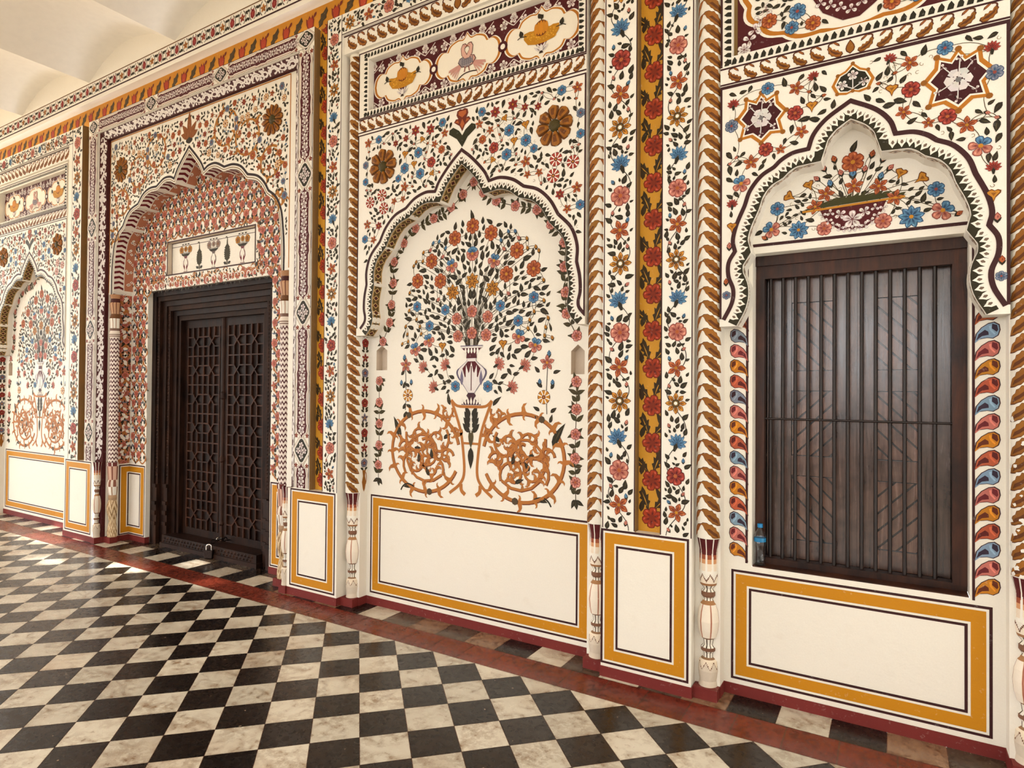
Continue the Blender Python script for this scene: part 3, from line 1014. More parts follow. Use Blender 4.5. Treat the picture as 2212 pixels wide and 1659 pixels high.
# ------------------------------------------------------------------ floor, ceiling, gallery shell (structure)
FX0, FX1, FY0 = -17.0, 3.0, -8.0
FM = MB()
RF = random.Random(11)
GROUT = c(112, 78, 60)
FM.quad((FX0, FY0, -.002), (FX1, FY0, -.002), (FX1, .8, -.002), (FX0, .8, -.002), GROUT)
def tile(pts, kind):
    k = {'w': (224, 216, 198), 'b': (33, 26, 22), 'r': (122, 50, 34), 'g': (96, 82, 68), 't': (150, 118, 92)}[kind]
    f = RF.uniform(.84, 1.1) if kind != 'b' else RF.uniform(.7, 1.5)
    cx = sum(p[0] for p in pts) / len(pts); cy = sum(p[1] for p in pts) / len(pts)
    q = []
    for x, y in pts:
        d = sqrt((x - cx) ** 2 + (y - cy) ** 2) or 1
        s_ = max(0, 1 - (.0045 if kind == 'r' else .0026) / d)
        q.append((cx + (x - cx) * s_, cy + (y - cy) * s_, 0.0))
    ar = sum(q[i-1][0]*q[i][1] - q[i][0]*q[i-1][1] for i in range(len(q)))
    if ar < 0: q.reverse()
    col = c(*k)
    FM.poly(q, tuple(min(.85, v * f) for v in col))
T, CT = 0.25, 0.25 * sqrt(.5)
GX, GYF = -2.9155, -0.8165
Y_RED0 = GYF + 3 * CT + .001
for i in range(-70, 60):
    for j in range(-70, 60):
        x, y = GX + (i + j) * CT, GYF + (i - j) * CT
        q = [(x, y), (x + CT, y + CT), (x + 2 * CT, y), (x + CT, y - CT)]
        if x > FX1 or x + 2 * CT < FX0 or y - CT > Y_RED0 or y + CT < FY0: continue
        q = clip_half(q, 1, Y_RED0, -1)
        if len(q) < 3 or max(p[1] for p in q) - min(p[1] for p in q) < .01: continue
        tile(q, 'b' if (i + j) % 2 == 0 else 'w')
Y_RED1 = -.035
x = FX0
while x < FX1:
    tile([(x, Y_RED0), (x + .258, Y_RED0), (x + .258, Y_RED1), (x, Y_RED1)], 'r'); x += .258
x = FX0 + .085; k = 0
while x < FX1:
    a_ = 'b' if k % 2 else 'w'
    nar = x > -5
    tile([(x, Y_RED1), (x + .264, Y_RED1), (x + .264, .235), (x, .235)], ('g' if a_ == 'b' else 't') if nar and RF.random() < .45 else a_)
    tile([(x, .235), (x + .264, .235), (x + .264, .5), (x, .5)], 'g' if a_ == 'w' else 'b')
    x += .264; k += 1
tag(FM.build('floor', M_FLOOR), kind='structure')

CM = MB()
PER, X0C, ZSP, RISE = 1.78, -10.0, 5.475, .27
k = -5
while X0C + k * PER < 4.2:
    xa = X0C + k * PER; n = 16
    pr = [(xa + PER * t / n, ZSP + RISE * (1 - (2 * t / n - 1) ** 2)) for t in range(n + 1)]
    for i in range(n):
        (a_, za_), (b_, zb_) = pr[i], pr[i + 1]
        CM.quad((a_, FY0, za_), (a_, CY, za_), (b_, CY, zb_), (b_, FY0, zb_), c(252, 244, 230))
    k += 1
o = CM.build('ceiling', M_CEIL, smooth=True); tag(o, kind='structure')

# open arcade side behind the camera, with unseen parts added to shape the light
FR = MB()
fz = 3.9
fy = FY0
SHX = math.tan(SUN_AZ); SHZ = math.tan(SUN_EL) / cos(SUN_AZ)
sun_holes = []  # made-up openings, placed so the sun throws patches on the floor
for px, py, w_, h_ in ((-6.12, .13, .42, .10), (-6.66, -.34, .55, .13), (-8.75, -.22, .85, .2), (-5.5, -.17, .28, .08), (-9.3, .1, .3, .1), (-7.6, -.62, .5, .07)):
    d = py - fy
    sun_holes.append((px - SHX * d - w_ / 2, px - SHX * d + w_ / 2, SHZ * d - h_ / 2, SHZ * d + h_ / 2))
FR.region([(-19, fz), (4.2, fz), (4.2, 6.2), (-19, 6.2)], [[(a_, z0), (b_, z0), (b_, z1), (a_, z1)] for a_, b_, z0, z1 in sun_holes],
          lambda u, v: (u, fy, v), WHITE)
FR.box(0.9, 4.2, fy - .1, fy, 0, fz, WHITE)  # right end closed off, added so reveals facing right get less light
FR.box(-20, .9, fy - .1, fy + .1, 0, .95, c(120, 96, 76))  # made-up low dark wall, darkens what the lower shutters reflect
for a_ in [-20.4 + 3.6 * i for i in range(6)]:
    FR.box(a_ - .22, a_ + .22, fy - .25, fy + .25, 0, fz, WHITE)
FR.box(-20, 4.4, fy - 2.2, fy - .01, 3.92, 4.0, WHITE)  # unseen eave, added to keep direct sun off the visible floor
tag(FR.build('wall_front', M_PLAIN), kind='structure')
FR = MB(); FR.quad((4.2, .8, 0), (4.2, fy, 0), (4.2, fy, 6.2), (4.2, .8, 6.2), WHITE)
tag(FR.build('wall_right', M_PLAIN), kind='structure')
FR = MB(); FR.quad((-60, -60, -.3), (40, -60, -.3), (40, fy, -.3), (-60, fy, -.3), WHITE); FR.quad((-60, fy, -.3), (FX0, fy, -.3), (FX0, 20, -.3), (-60, 20, -.3), WHITE)
tag(FR.build('courtyard_ground', M_GROUND), kind='structure')
FR = MB(); FR.box(-30, 14, -15, -14.6, -.3, 2.0, c(96, 84, 66))  # unseen dark slab, added to cut the bright reflection in the shutters
tag(FR.build('wall_reflection_block', M_PLAIN), kind='structure')

# ------------------------------------------------------------------ arch borders and spandrel painting
def band_quads(P, a, b, col, layer):
    for i in range(len(a) - 1):
        P.poly([a[i], b[i], b[i + 1], a[i + 1]], col, layer)

def arch_border(line, edge, y, ydep, label, style, xl, xr):
    mb = MB()
    P = Painter(mb, flat(y), clip=(xl, xr, 0, 9))
    band_quads(P, offset(line, -.012), offset(line, .012), LINE if style != 'door' else c(40, 24, 24), 3)
    if style == 'door':
        band_quads(P, offset(line, .026), offset(line, .034), OLIVE, 3)
    else:
        inner = offset(line, .083)
        band_quads(P, offset(line, .03), inner, DKGREEN, 1)
        for (x, z, dx, dz) in resample(offset(line, .03), .041)[1:-1]:
            Q = P.at(x, z, atan2(dz, dx))
            Q.poly([(-.021, .008), (.021, .008), (.019, -.008), (.0175, -.02), (.009, -.03), (0, -.046), (-.009, -.03), (-.0175, -.02), (-.019, -.008)], WHITE, 2)
            Q.poly([(-.003, -.006), (.003, -.006), (.008, -.018), (0, -.028), (-.008, -.018)], c(120, 100, 84), 3)
    # the soffit of the arch
    rs = resample(edge, .062)
    dep = ydep - y
    def soffit(off, step=.062, rs=None):
        rs = rs or resample(edge, step)
        def fn(u, v, h=0):
            i = min(max(int(u), 0), len(rs) - 2); t = u - i
            x = rs[i][0] * (1 - t) + rs[i+1][0] * t; z = rs[i][1] * (1 - t) + rs[i+1][1] * t
            dx, dz = rs[i][2], rs[i][3]
            return (x + dz * h, y + v, z - dx * h)
        return fn
    Q = Painter(mb, soffit(0, rs=rs))
    Q.clip = None
    for i in range(len(rs) - 1):
        if style == 'vase':
            Q.poly([(i, 0), (i + 1, 0), (i + 1, dep * .62), (i, dep * .62)], c(96, 74, 34), 1)
            zz = dep * .3
            Q.poly([(i + .08, zz), (i + .5, zz - dep * .24), (i + .92, zz), (i + .5, zz + dep * .24)], c(212, 176, 118), 3)
            Q.poly([(i + .22, zz), (i + .5, zz - dep * .16), (i + .78, zz), (i + .5, zz + dep * .16)], c(74, 26, 20), 4)
            for a_, b_ in ((.02, .08), (.55, .61)):
                Q.poly([(i, dep * a_), (i + 1, dep * a_), (i + 1, dep * b_), (i, dep * b_)], c(212, 176, 118), 3)
        elif style == 'window':
            zz = dep * .2
            Q.poly([(i + .0, zz), (i + .5, zz - dep * .14), (i + 1, zz), (i + .5, zz + dep * .14)], c(176, 132, 88), 2)
            Q.poly([(i + .14, zz), (i + .5, zz - dep * .09), (i + .86, zz), (i + .5, zz + dep * .09)], WHITE, 3)
            Q.poly([(i + .32, zz), (i + .5, zz - dep * .05), (i + .68, zz), (i + .5, zz + dep * .05)], c(74, 40, 30), 4)
        else:
            Q.poly([(i, dep * .02), (i + .45, dep * .02), (i + .75, dep * .28), (i + .45, dep * .5), (i, dep * .5), (i + .3, dep * .28)], c(112, 26, 34), 2)
            Q.poly([(i, dep * .55), (i + 1, dep * .55), (i + 1, dep * 1), (i, dep * 1)], c(196, 128, 96), 1)
            if i % 2 == 0:
                for kk in range(3):
                    u_, v_ = i + R.uniform(.1, .9), dep * R.uniform(.6, .95)
                    Q.poly([(u_ - .3, v_), (u_, v_ - .02), (u_ + .3, v_), (u_, v_ + .02)], WHITE, 2)
                    Q.poly([(u_ - .12, v_), (u_, v_ - .008), (u_ + .12, v_), (u_, v_ + .008)], ROSE if kk else LEAF, 3)
    return part(mb, 'arch_border', label)

bc_ = arch_border(LINE_C, EDGE_C, YS, YB, 'lobed arch border of white petals and diamonds over the vase painting', 'vase', XL_C, XR_C)
arch_border(LINE_R, EDGE_R, YS, YB, 'lobed arch border of white petals over the barred window', 'window', XL_R, XR_R)
arch_border(LINE_D, EDGE_D, YD, YDB, 'wide lobed arch border with maroon striped soffit over the door', 'door', SXL, SXR)

def rim(P, pts, w, col, layer):
    n = len(pts)
    P.stroke(list(pts) + [pts[0]], w, col, layer)

# vase bay spandrel
def spandrel_inside(line, u0, u1, v1, clear, extra=()):
    poly = [(line[0][0] - 5, line[0][1])] + line + [(line[-1][0] + 5, line[-1][1])]
    def f(x, z, r):
        if x - r < u0 or x + r > u1 or z + r > v1 or z < line[0][1] + r: return False
        if in_poly(x, z, line + [(line[-1][0], -9), (line[0][0], -9)]): return False
        if dist_line(x, z, line) < r + clear: return False
        return True
    return f
RS = random.Random(21)
mb = MB(); P = Painter(mb, flat(YS))
ROS_C = [(-3.565, 3.655, .145), (-1.985, 3.655, .145)]
P.rect(XL_C, XR_C, 3.955, 3.965, LINE, 1)
P.rect(XL_C, XL_C + .012, 2.34, 3.965, LINE, 1); P.rect(XR_C - .012, XR_C, 2.34, 3.965, LINE, 1)
ins = spandrel_inside(LINE_C, XL_C + .03, XR_C - .03, 3.94, .02)
# green double leaf and orange flower on the point of the arch
Q = P.at(CXC + .005, 3.66)
for s_ in (-1, 1):
    Q.poly([(0, 0), (s_ * .05, .07), (s_ * .125, .12), (s_ * .12, .15), (s_ * .085, .165), (s_ * .03, .13), (0, .09)], c(44, 42, 16), 2)
Q.poly([(0, .12), (.025, .165), (.055, .185), (.078, .2), (.06, .222), (.038, .22), (.055, .25), (.048, .28), (.022, .292), (0, .285), (-.022, .292), (-.048, .28), (-.055, .25), (-.038, .22), (-.06, .222), (-.078, .2), (-.055, .185), (-.025, .165)], c(112, 42, 22), 3)
Q.poly([(0, .225), (.036, .25), (.034, .275), (0, .275), (-.034, .275), (-.036, .25)], ORANGE, 4); Q.poly([(0, .14), (.02, .175), (.0, .215), (-.02, .175)], ORANGE, 4)
for s_ in (-1, 1): Q.poly([(s_ * .03, .185), (s_ * .068, .2), (s_ * .04, .212)], ORANGE, 4)
fx = [('daisy', CXC + .40, 3.53, .045, 0), ('daisy', CXC + .56, 3.60, .046, 0), ('daisy', CXC + .42, 3.70, .045, 0),
      ('wheel', CXC + .80, 3.42, .05, 0), ('wheel', CXC + .93, 3.38, .048, 0), ('wheel', CXC + .78, 3.31, .05, 0),
      ('rosed', CXC + .29, 3.60, .044, .3), ('star5r', CXC + .30, 3.86, .045, .2), ('star5r', CXC + .45, 3.88, .045, 0), ('star5', CXC + .56, 3.45, .044, .2),
      ('star5', CXC + .96, 3.88, .042, .1), ('daisy', CXC + .985, 3.56, .034, 0), ('gdaisy', CXC + .985, 3.70, .034, 0), ('star5', CXC + .96, 3.20, .042, 0), ('daisy', CXC + .985, 3.08, .036, 0),
      ('star5', CXC + .16, 3.80, .036, 0), ('orose', CXC + .19, 3.68, .034, 0)]
scatter(P, ins, (XL_C + .02, XR_C - .02, 2.36, 3.95), RS, ['star5', 'star5r', 'trumpet', 'daisy', 'obud', 'bud'], CXC, 34, (.03, .042), .056,
        fixed=fx, avoid=[(a - .0, b, r + .012) for a, b, r in ROS_C] + [(CXC, 3.75, .12), (CXC, 3.88, .09)], leaf_tries=5200)
sp_c = part(mb, 'spandrel_painting', 'flower painted spandrels around the arch over the vase painting')

# window bay spandrel with dark cartouches
def star_cartouche(P, x, z, rx, rz, rnd, small=False):
    Q = P.at(x, z)
    base = [(0, 1), (.22, .68), (.62, .86), (.66, .5), (1, .12), (.72, -.2), (.86, -.7), (.4, -.66), (0, -1), (-.4, -.66), (-.86, -.7), (-.72, -.2), (-1, .12), (-.66, .5), (-.62, .86), (-.22, .68)]
    if small: base = [(0, 1.0), (.35, .62), (.72, .45), (.98, -.1), (.75, -.62), (.3, -.72), (0, -.6), (-.3, -.72), (-.75, -.62), (-.98, -.1), (-.72, .45), (-.35, .62)]
    sc2 = lambda k: [(a * rx * k, b * rz * k) for a, b in base]
    Q.poly(sc2(1.0), OCHRE, 2); Q.poly(sc2(.84), WHITE, 3); Q.poly(sc2(.76), c(66, 14, 18) if not small else c(36, 32, 18), 4)
    for a, b in base[::2]:
        Q.poly(circ(rx * .1, 8, a * rx * .95, b * rz * .95), BRONZE, 3)
    G = Painter(P.mb, P.surf, Q.xf, P.st)
    if not small:
        H = G.at(.0, .0)
        for k, (r, n) in enumerate(((.36, 6), (.25, 5), (.15, 4))):
            for q in range(n):
                a = q * 2 * pi / n + k * .5
                H.poly([(rx*r*cos(a + t) * s2, rx*r*sin(a + t) * s2) for t, s2 in ((-.5, .55), (-.45, 1), (0, 1.12), (.45, 1), (.5, .55))], jit(c(226, 220, 216), rnd, .12), 6 + k)
        H.poly(circ(rx * .09, 8), c(120, 116, 116), 10)
        for a, d in ((.9, .62), (2.3, .62), (-.7, .6), (3.6, .62), (-1.6, .58), (1.5, .64)):
            P.stroke([(x, z), (x + rx * d * cos(a), z + rz * d * sin(a))], .005, c(226, 220, 216), 8)
            sprig_white(G, rx * d * cos(a), rz * d * sin(a), rx * .13, rnd, a, 3)
    else:
        for a, d in ((1.57, .3), (-.3, .5), (3.44, .5)):
            sprig_white(G, rx * d * cos(a), rz * d * sin(a), rx * .26, rnd, a - 1.57, 5)
            P.stroke([(x, z - rz * .45), (x + rx * d * cos(a), z + rz * d * sin(a))], .005, c(226, 220, 216), 7)
mb = MB(); P = Painter(mb, flat(YS))
P.rect(XL_R, XR_R, 3.627, 3.645, LINE, 1)
P.rect(XL_R, XL_R + .012, 2.26, 3.635, LINE, 1); P.rect(XR_R - .014, XR_R, 2.26, 3.635, LINE, 1)
for x, z, rx, rz, sm in ((-.645, 3.412, .142, .155, 0), (.285, 3.40, .152, .165, 0), (CXR + .01, 3.513, .105, .098, 1)):
    star_cartouche(P, x, z, rx, rz, RS, bool(sm))
ins = spandrel_inside(LINE_R, XL_R + .03, XR_R - .03, 3.61, .022)
fx = [('daisy', CXR + .42, 3.575, .038, 0), ('gdaisy', CXR + .62, 3.40, .04, 0), ('star5', CXR + .27, 3.54, .042, .4), ('rosed', CXR + .275, 3.40, .044, .3), ('star5', CXR + .51, 3.165, .046, 0), ('mixed', CXR + .565, 3.05, .05, -.4),
      ('rosed', CXR + .43, 3.225, .042, .5), ('rlily', CXR + .61, 3.52, .04, 0), ('rlily', CXR + .615, 2.93, .038, 0), ('rlily', CXR + .18, 3.58, .036, -.5), ('trumpet', CXR + .615, 2.80, .034, 0), ('trumpet', CXR + .19, 3.42, .034, 0),
      ('bud', CXR + .63, 2.69, .024, 0), ('obud', CXR + .648, 2.48, .022, 0), ('gdaisy', CXR + .645, 2.40, .026, 0), ('star5', CXR + .35, 3.21, .03, 0)]
scatter(P, ins, (XL_R + .02, XR_R - .02, 2.3, 3.62), RS, ['rlily', 'trumpet', 'star5', 'obud', 'bud'], CXR, 36, (.029, .04), .058, fixed=fx,
        avoid=[(-.645, 3.412, .165), (.285, 3.40, .175), (CXR, 3.51, .105)], leaf_tries=4200)
part(mb, 'spandrel_painting', 'spandrels over the barred window with dark star cartouches and flowers')

# door spandrel: ochre scrolls and small flowers
def scroll(P, x, z, r, a0, turns, sgn, w, col, rnd, thorn=True, r_end=.22, edge_col=None):
    """spiral vine with hooked leaves along it"""
    n = int(16 * turns)
    pts = []
    for i in range(n + 1):
        t = i / n
        a = a0 + sgn * t * turns * 2 * pi
        rr = r * (1 - (1 - r_end) * t)
        pts.append((x + rr * cos(a), z + rr * sin(a)))
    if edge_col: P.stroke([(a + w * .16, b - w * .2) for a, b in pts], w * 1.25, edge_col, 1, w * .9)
    P.stroke(pts, w, col, 2, w * .75)
    if thorn:
        for i in range(2, n, 2):
            (xa, za), (xb, zb) = pts[i - 1], pts[i + 1] if i + 1 <= n else pts[i]
            a = atan2(zb - za, xb - xa)
            s_ = 1 if (i // 2) % 2 else -1
            L = w * rnd.uniform(2.4, 3.6)
            Q = P.at(pts[i][0], pts[i][1], a, L, s_ < 0)
            if s_ < 0: Q = P.at(pts[i][0], pts[i][1], a + pi, L, True)
            hook = [(-.35, 0), (.0, .22), (.16, .62), (-.06, .95), (.3, .84), (.46, .5), (.42, .2), (.55, 0)]
            Q.poly(hook, jit(col, rnd, .1), 2)
            if edge_col: Q.poly([(-.3, 0), (.0, .18), (.12, .55), (-.06, .95), (.06, .55), (-.04, .24)], edge_col, 3)
    return pts
mb = MB(); P = Painter(mb, flat(YD))
P.rect(SXL, SXR, 4.748, 4.76, OCHRE, 1); P.rect(SXL + .0, SXL + .012, 2.95, 4.76, OCHRE, 1); P.rect(SXR - .012, SXR, 2.95, 4.76, OCHRE, 1)
ROS_D = [(-7.72, 4.38, .15), (-5.02, 4.38, .15)]
for s_ in (1, -1):
    X = lambda d: CXD + s_ * d
    for d, z, r, a in ((.62, 4.45, .2, 0), (.98, 4.30, .2, 2), (1.33, 3.98, .16, 1), (1.47, 3.62, .08, 1)):
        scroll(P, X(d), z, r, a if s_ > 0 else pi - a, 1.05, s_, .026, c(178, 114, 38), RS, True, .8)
Q = P.at(CXD, 4.42)
for a, L in ((0, .26), (.7, .2), (-.7, .2), (1.25, .16), (-1.25, .16)):
    Q.at(0, .03 + (.04 if a else .06), a).poly(leaf_shape(L, .075), c(140, 78, 22), 3)
Q.poly(leaf_shape(.09, .12), LEAF, 2)
ins = spandrel_inside(LINE_D, SXL + .05, SXR - .03, 4.72, .03)
scatter(P, ins, (SXL + .04, SXR - .02, 2.98, 4.73), RS, ['star5', 'star5r', 'orose', 'gdaisy', 'star5', 'obud', 'bbud', 'gwheel'], CXD, 52, (.032, .046), .05,
        avoid=[(a, b, r + .01) for a, b, r in ROS_D] + [(CXD, 4.55, .13)], leaf_tries=7000, tendril=False)
part(mb, 'spandrel_painting', 'tall spandrels over the door with ochre scrolls and small flowers')

# ------------------------------------------------------------------ cartouche and scroll bands of the door bay
def cartouche_long(P, L, w, rnd):
    """long pointed lobed cartouche along v, centred on 0"""
    h = L / 2
    def shp(k):
        e = (1 - k) * w * .5
        a = [(0, h - e), (w*.16, h - w*.28), (w*.38, h - w*.42), (w*.44, h - w*.72), (w*.39, h - w*.85), (w*.39, w*.55), (w*.46, w*.35), (w*.42, 0)]
        right = [(max(u - e * .8, 0), v - (0 if i else 0)) for i, (u, v) in enumerate(a)]
        right = right[:-1] + [(a[-1][0] - e * .8, 0)]
        low = [(u, -v) for u, v in right[::-1][1:]]
        r_ = right + low
        return r_ + [(-u, v) for u, v in r_[::-1][1:-1]]
    P.poly(shp(1.06), OLIVE, 2); P.poly(shp(1.02), WHITE, 3); P.poly(shp(.96), c(150, 84, 66), 4); P.poly(shp(.9), WHITE, 5); P.poly(shp(.76), c(84, 20, 26), 6)
    v = -h + w * .5
    k = 0
    G = P
    while v < h - w * .35:
        sprig_white(Painter(P.mb, lambda u, q, hh, s=P.surf: s(u, q, hh + .0026), G.xf, P.st, None, P.clip), rnd.uniform(-.02, .02) * w, v, w * .2, rnd, rnd.uniform(0, 1), 5)
        for s_ in (-1, 1):
            sprig_white(Painter(P.mb, lambda u, q, hh, s=P.surf: s(u, q, hh + .0026), G.xf, P.st, None, P.clip), s_ * w * .17, v + w * .2, w * .07, rnd, s_, 3)
        v += w * .4; k += 1
def quatrefoil(P, w, rnd):
    def shp(k):
        o = []
        for q in range(4):
            for t in range(7):
                a = q * pi / 2 + (t - 3) / 3.0 * .72
                cxx, czz = cos(q * pi / 2) * .24, sin(q * pi / 2) * .3
                o.append(((cxx + .3 * k * cos(a)) * w, (czz + .32 * k * sin(a)) * w * 1.08))
        return o
    P.poly(shp(1.0), OLIVE, 2); P.poly(shp(.93), WHITE, 3); P.poly(shp(.82), c(150, 84, 66), 4); P.poly(shp(.76), WHITE, 5); P.poly(shp(.6), c(44, 38, 24), 6)
    G = Painter(P.mb, lambda u, q, hh, s=P.surf: s(u, q, hh + .0026), P.xf, P.st, None, P.clip)
    for a in range(4):
        sprig_white(G, cos(a * pi / 2) * w * .2, sin(a * pi / 2) * w * .24, w * .15, rnd, a, 5)
    sprig_white(G, 0, 0, w * .1, rnd, 0, 4)
def cart_band(P, length, w, first, rnd, period=1.22):
    """P runs along v from 0; medallions every period from 'first'"""
    P.rect(-w / 2, -w / 2 + .007, 0, length, LINE, 1); P.rect(w / 2 - .007, w / 2, 0, length, LINE, 1)
    v = first
    while v - period > 0: v -= period
    cp = Painter(P.mb, P.surf, P.xf, P.st, None, P.clip)
    v -= period
    while v < length + period:
        if -.02 < v < length + .02: quatrefoil(cp.at(0, v), w * 1.0, rnd)
        m_ = v + period / 2
        if 0 < m_ < length or (m_ < length + .4 and m_ > -.4): cartouche_long(cp.at(0, m_), period - w * .82, w, rnd)
        for s_ in (-1, 1):
            for d in (.12, -.12):
                if 0 < v + d * 1.1 < length:
                    star5(cp, s_ * w * .36, v + d * 1.1, w * .12, rnd, 0, ROSE, ROSED)
                    leaf(cp, s_ * w * .22, v + d * 1.25, 0 if d > 0 else pi, .05, .02, rnd, GREYB, False)
        v += period
RC = random.Random(8)
mb = MB(); P = Painter(mb, flat(0), clip=(-8.27, P1[1], ZB + .01, 4.853))
w_ = .21
cart_band(P.at(-8.16, ZB), 4.0, w_, 4.955 - ZB, RC)
part(mb, 'cartouche_band', 'vertical band of white flowered maroon cartouches left of the door')
mb = MB(); P = Painter(mb, flat(0), clip=(P2[0], SL2[0], ZB + .01, 4.853))
cart_band(P.at(-4.448, ZB), 4.0, .195, 4.945 - ZB, RC)
part(mb, 'cartouche_band', 'vertical band of white flowered maroon cartouches right of the door')
mb = MB(); P = Painter(mb, flat(0), clip=(-8.27, SL2[0], 4.855, ZT))
cart_band(P.at(-8.16, 4.937, -pi / 2), 3.72, .17, 0.0, RC, 1.237)
part(mb, 'cartouche_band', 'horizontal band of white flowered maroon cartouches over the door bay')

def white_scroll(P, length, w, rnd):
    v = .02; s_ = 1
    wcol = c(238, 230, 226)
    path = [(w * .26 * sin(2 * pi * t / .26), t) for t in [i * .02 for i in range(int(length / .02))]]
    P.stroke(path, .011, wcol, 1)
    while v < length - .05:
        pts = [(s_ * w * (.1 + .2 * cos(a)), v + .045 + .045 * sin(a)) for a in [k * .6 for k in range(8)]]
        P.stroke(pts, .014, wcol, 2)
        for q in range(2):
            a = rnd.uniform(0, 2 * pi)
            P.at(-s_ * w * rnd.uniform(.1, .34), v + rnd.uniform(0, .1), a).poly(leaf_shape(.052, .03), wcol, 2)
        P.poly(circ(.012, 6, -s_ * w * .3, v + .05), wcol, 3)
        v += .065; s_ = -s_
mb = MB()
sl = sqrt((SXL - P1[1]) ** 2 + (SB - .02) ** 2)
P = Painter(mb, lambda u, v, h=0: (P1[1] + (u + .0) / sl * (SXL - P1[1]), .02 + u / sl * (SB - .02) - h * 1.1, v), clip=(.004, sl - .004, 0, 9))
white_scroll(P.at(sl / 2, .98), 3.78, sl * .95, RC)
x1_ = SXR + .115
sl2 = sqrt((P2[0] - x1_) ** 2 + (SB - .02) ** 2)
P = Painter(mb, lambda u, v, h=0: (x1_ + u / sl2 * (P2[0] - x1_), SB + u / sl2 * (.02 - SB) - h * 1.1, v), clip=(.004, sl2 - .004, 0, 9))
white_scroll(P.at(sl2 / 2, .98), 3.76, sl2 * .95, RC)
P = Painter(mb, lambda u, v, h=0: (u, SB + (v - 4.765) / .085 * (.02 - SB) - h * 1.1, v), clip=(-8.0, -4.6, 4.767, 4.848))
white_scroll(P.at(-8.0, 4.808, -pi / 2), 3.4, .1, RC)
part(mb, 'scroll_band', 'dark band of white scrollwork framing the door bay')

# ------------------------------------------------------------------ leaf friezes and dentils
def frieze_leaf(P, x, z, k, flip, rnd, col=BRONZE):
    Q = P.at(x, z, 0, k, flip)
    o = [(-.52, -.34), (-.38, -.5), (-.14, -.48), (-.02, -.38), (.12, -.36), (.19, -.22), (.31, -.14), (.31, .03), (.38, .16), (.28, .32), (.15, .22), (.09, .06), (-.05, .08), (-.11, -.04), (-.25, -.02), (-.31, -.16), (-.46, -.18)]
    Q.poly(o, BRONZED, 1)
    Q.poly([(a * .88 - .005, b * .88 - .012) for a, b in o], jit(col, rnd, .12), 2)
    Q.poly([(-.42, -.34), (-.1, -.3), (.16, -.08), (.26, .18), (.04, -.06), (-.2, -.18)], c(98, 52, 18), 3)
    Q.stroke(curve((.28, .24), (.36, .5), (.05, .46), 6), .1, BRONZED, 1, .07)
    Q.poly([(.08, .5), (-.1, .5), (-.3, .34), (-.34, .18), (-.2, .24), (-.06, .36)], BRONZED, 1)
    Q.poly([(.02, .47), (-.1, .46), (-.25, .34), (-.28, .24), (-.17, .29), (-.05, .39)], c(160, 92, 40), 2)
def frieze(P, x0, x1, z0, z1, pitch, rnd, lines=True, mid=True):
    h = z1 - z0; zc = (z0 + z1) / 2; xc = (x0 + x1) / 2
    n = int((x1 - x0) / 2 / pitch)
    for s_ in (-1, 1):
        for k in range(1, n + 1):
            x = xc + s_ * (k - .1) * pitch
            if x < x0 + pitch * .4 or x > x1 - pitch * .4: continue
            frieze_leaf(P, x, zc, h * .94, s_ < 0, rnd)
    if mid:
        P.at(xc, zc - h * .42).poly(leaf_shape(h * .84, h * .5), BRONZED, 1); P.at(xc, zc - h * .36).poly(leaf_shape(h * .7, h * .38), BRONZE, 2)
    if lines:
        P.rect(x0, x1, z0 - .006, z0 + .004, LINE, 1); P.rect(x0, x1, z1 - .004, z1 + .006, LINE, 1)
def dentils(P, x0, x1, z0, z1, w, pitch=.036):
    """ring of dark green pointed teeth inside a rectangle's border of width w"""
    def tooth(Q):
        Q.poly([(-pitch * .38, 0), (pitch * .3, 0), (pitch * .42, w * .45), (pitch * .1, w * .95), (-pitch * .2, w * .6)], c(40, 36, 22), 2)
    n = int((x1 - x0) / pitch)
    for k in range(n):
        x = x0 + (k + .5) * (x1 - x0) / n
        tooth(P.at(x, z1 - w)); tooth(P.at(x, z0))
    n = int((z1 - z0) / pitch)
    for k in range(n):
        z = z0 + (k + .5) * (z1 - z0) / n
        tooth(P.at(x0 + w, z, pi / 2)); tooth(P.at(x1 - w, z, -pi / 2))
RB = random.Random(4)
mb = MB(); P = Painter(mb, flat(.02))
frieze(P, -4.0, -1.605, 4.69, 4.828, .112, RB, False)
P.rect(-4.0, -1.6, 4.826, 4.838, LINE, 1)
fr1 = part(mb, 'leaf_frieze', 'brown leaf moulding along the top of the vase bay')
mb = MB(); P = Painter(mb, flat(YS))
frieze(P, XL_C, XR_C, 3.985, 4.092, .092, RB)
fr2 = part(mb, 'leaf_frieze', 'brown leaf moulding under the pumpkin panel over the vase bay')
mb = MB(); P = Painter(mb, flat(YS))
frieze(P, XL_R, XR_R, 3.655, 3.748, .088, RB)
part(mb, 'leaf_frieze', 'brown leaf moulding over the barred window bay')
mb = MB(); P = Painter(mb, flat(YS))
P.frame(XL_C, XR_C, 4.1, 4.66, .01, LINE, 1)
dentils(P, -3.795, -1.765, 4.112, 4.648, .042)
dn1 = part(mb, 'dentil_border', 'border of dark teeth round the pumpkin panel')
mb = MB(); P = Painter(mb, flat(YS))
P.rect(XL_R, XL_R + .012, 3.76, 4.66, LINE, 1); P.rect(XR_R - .012, XR_R, 3.76, 4.66, LINE, 1)
dentils(P, -.858, .475, 3.765, 4.655, .045, .04)
part(mb, 'dentil_border', 'border of dark teeth round the panel above the barred window')

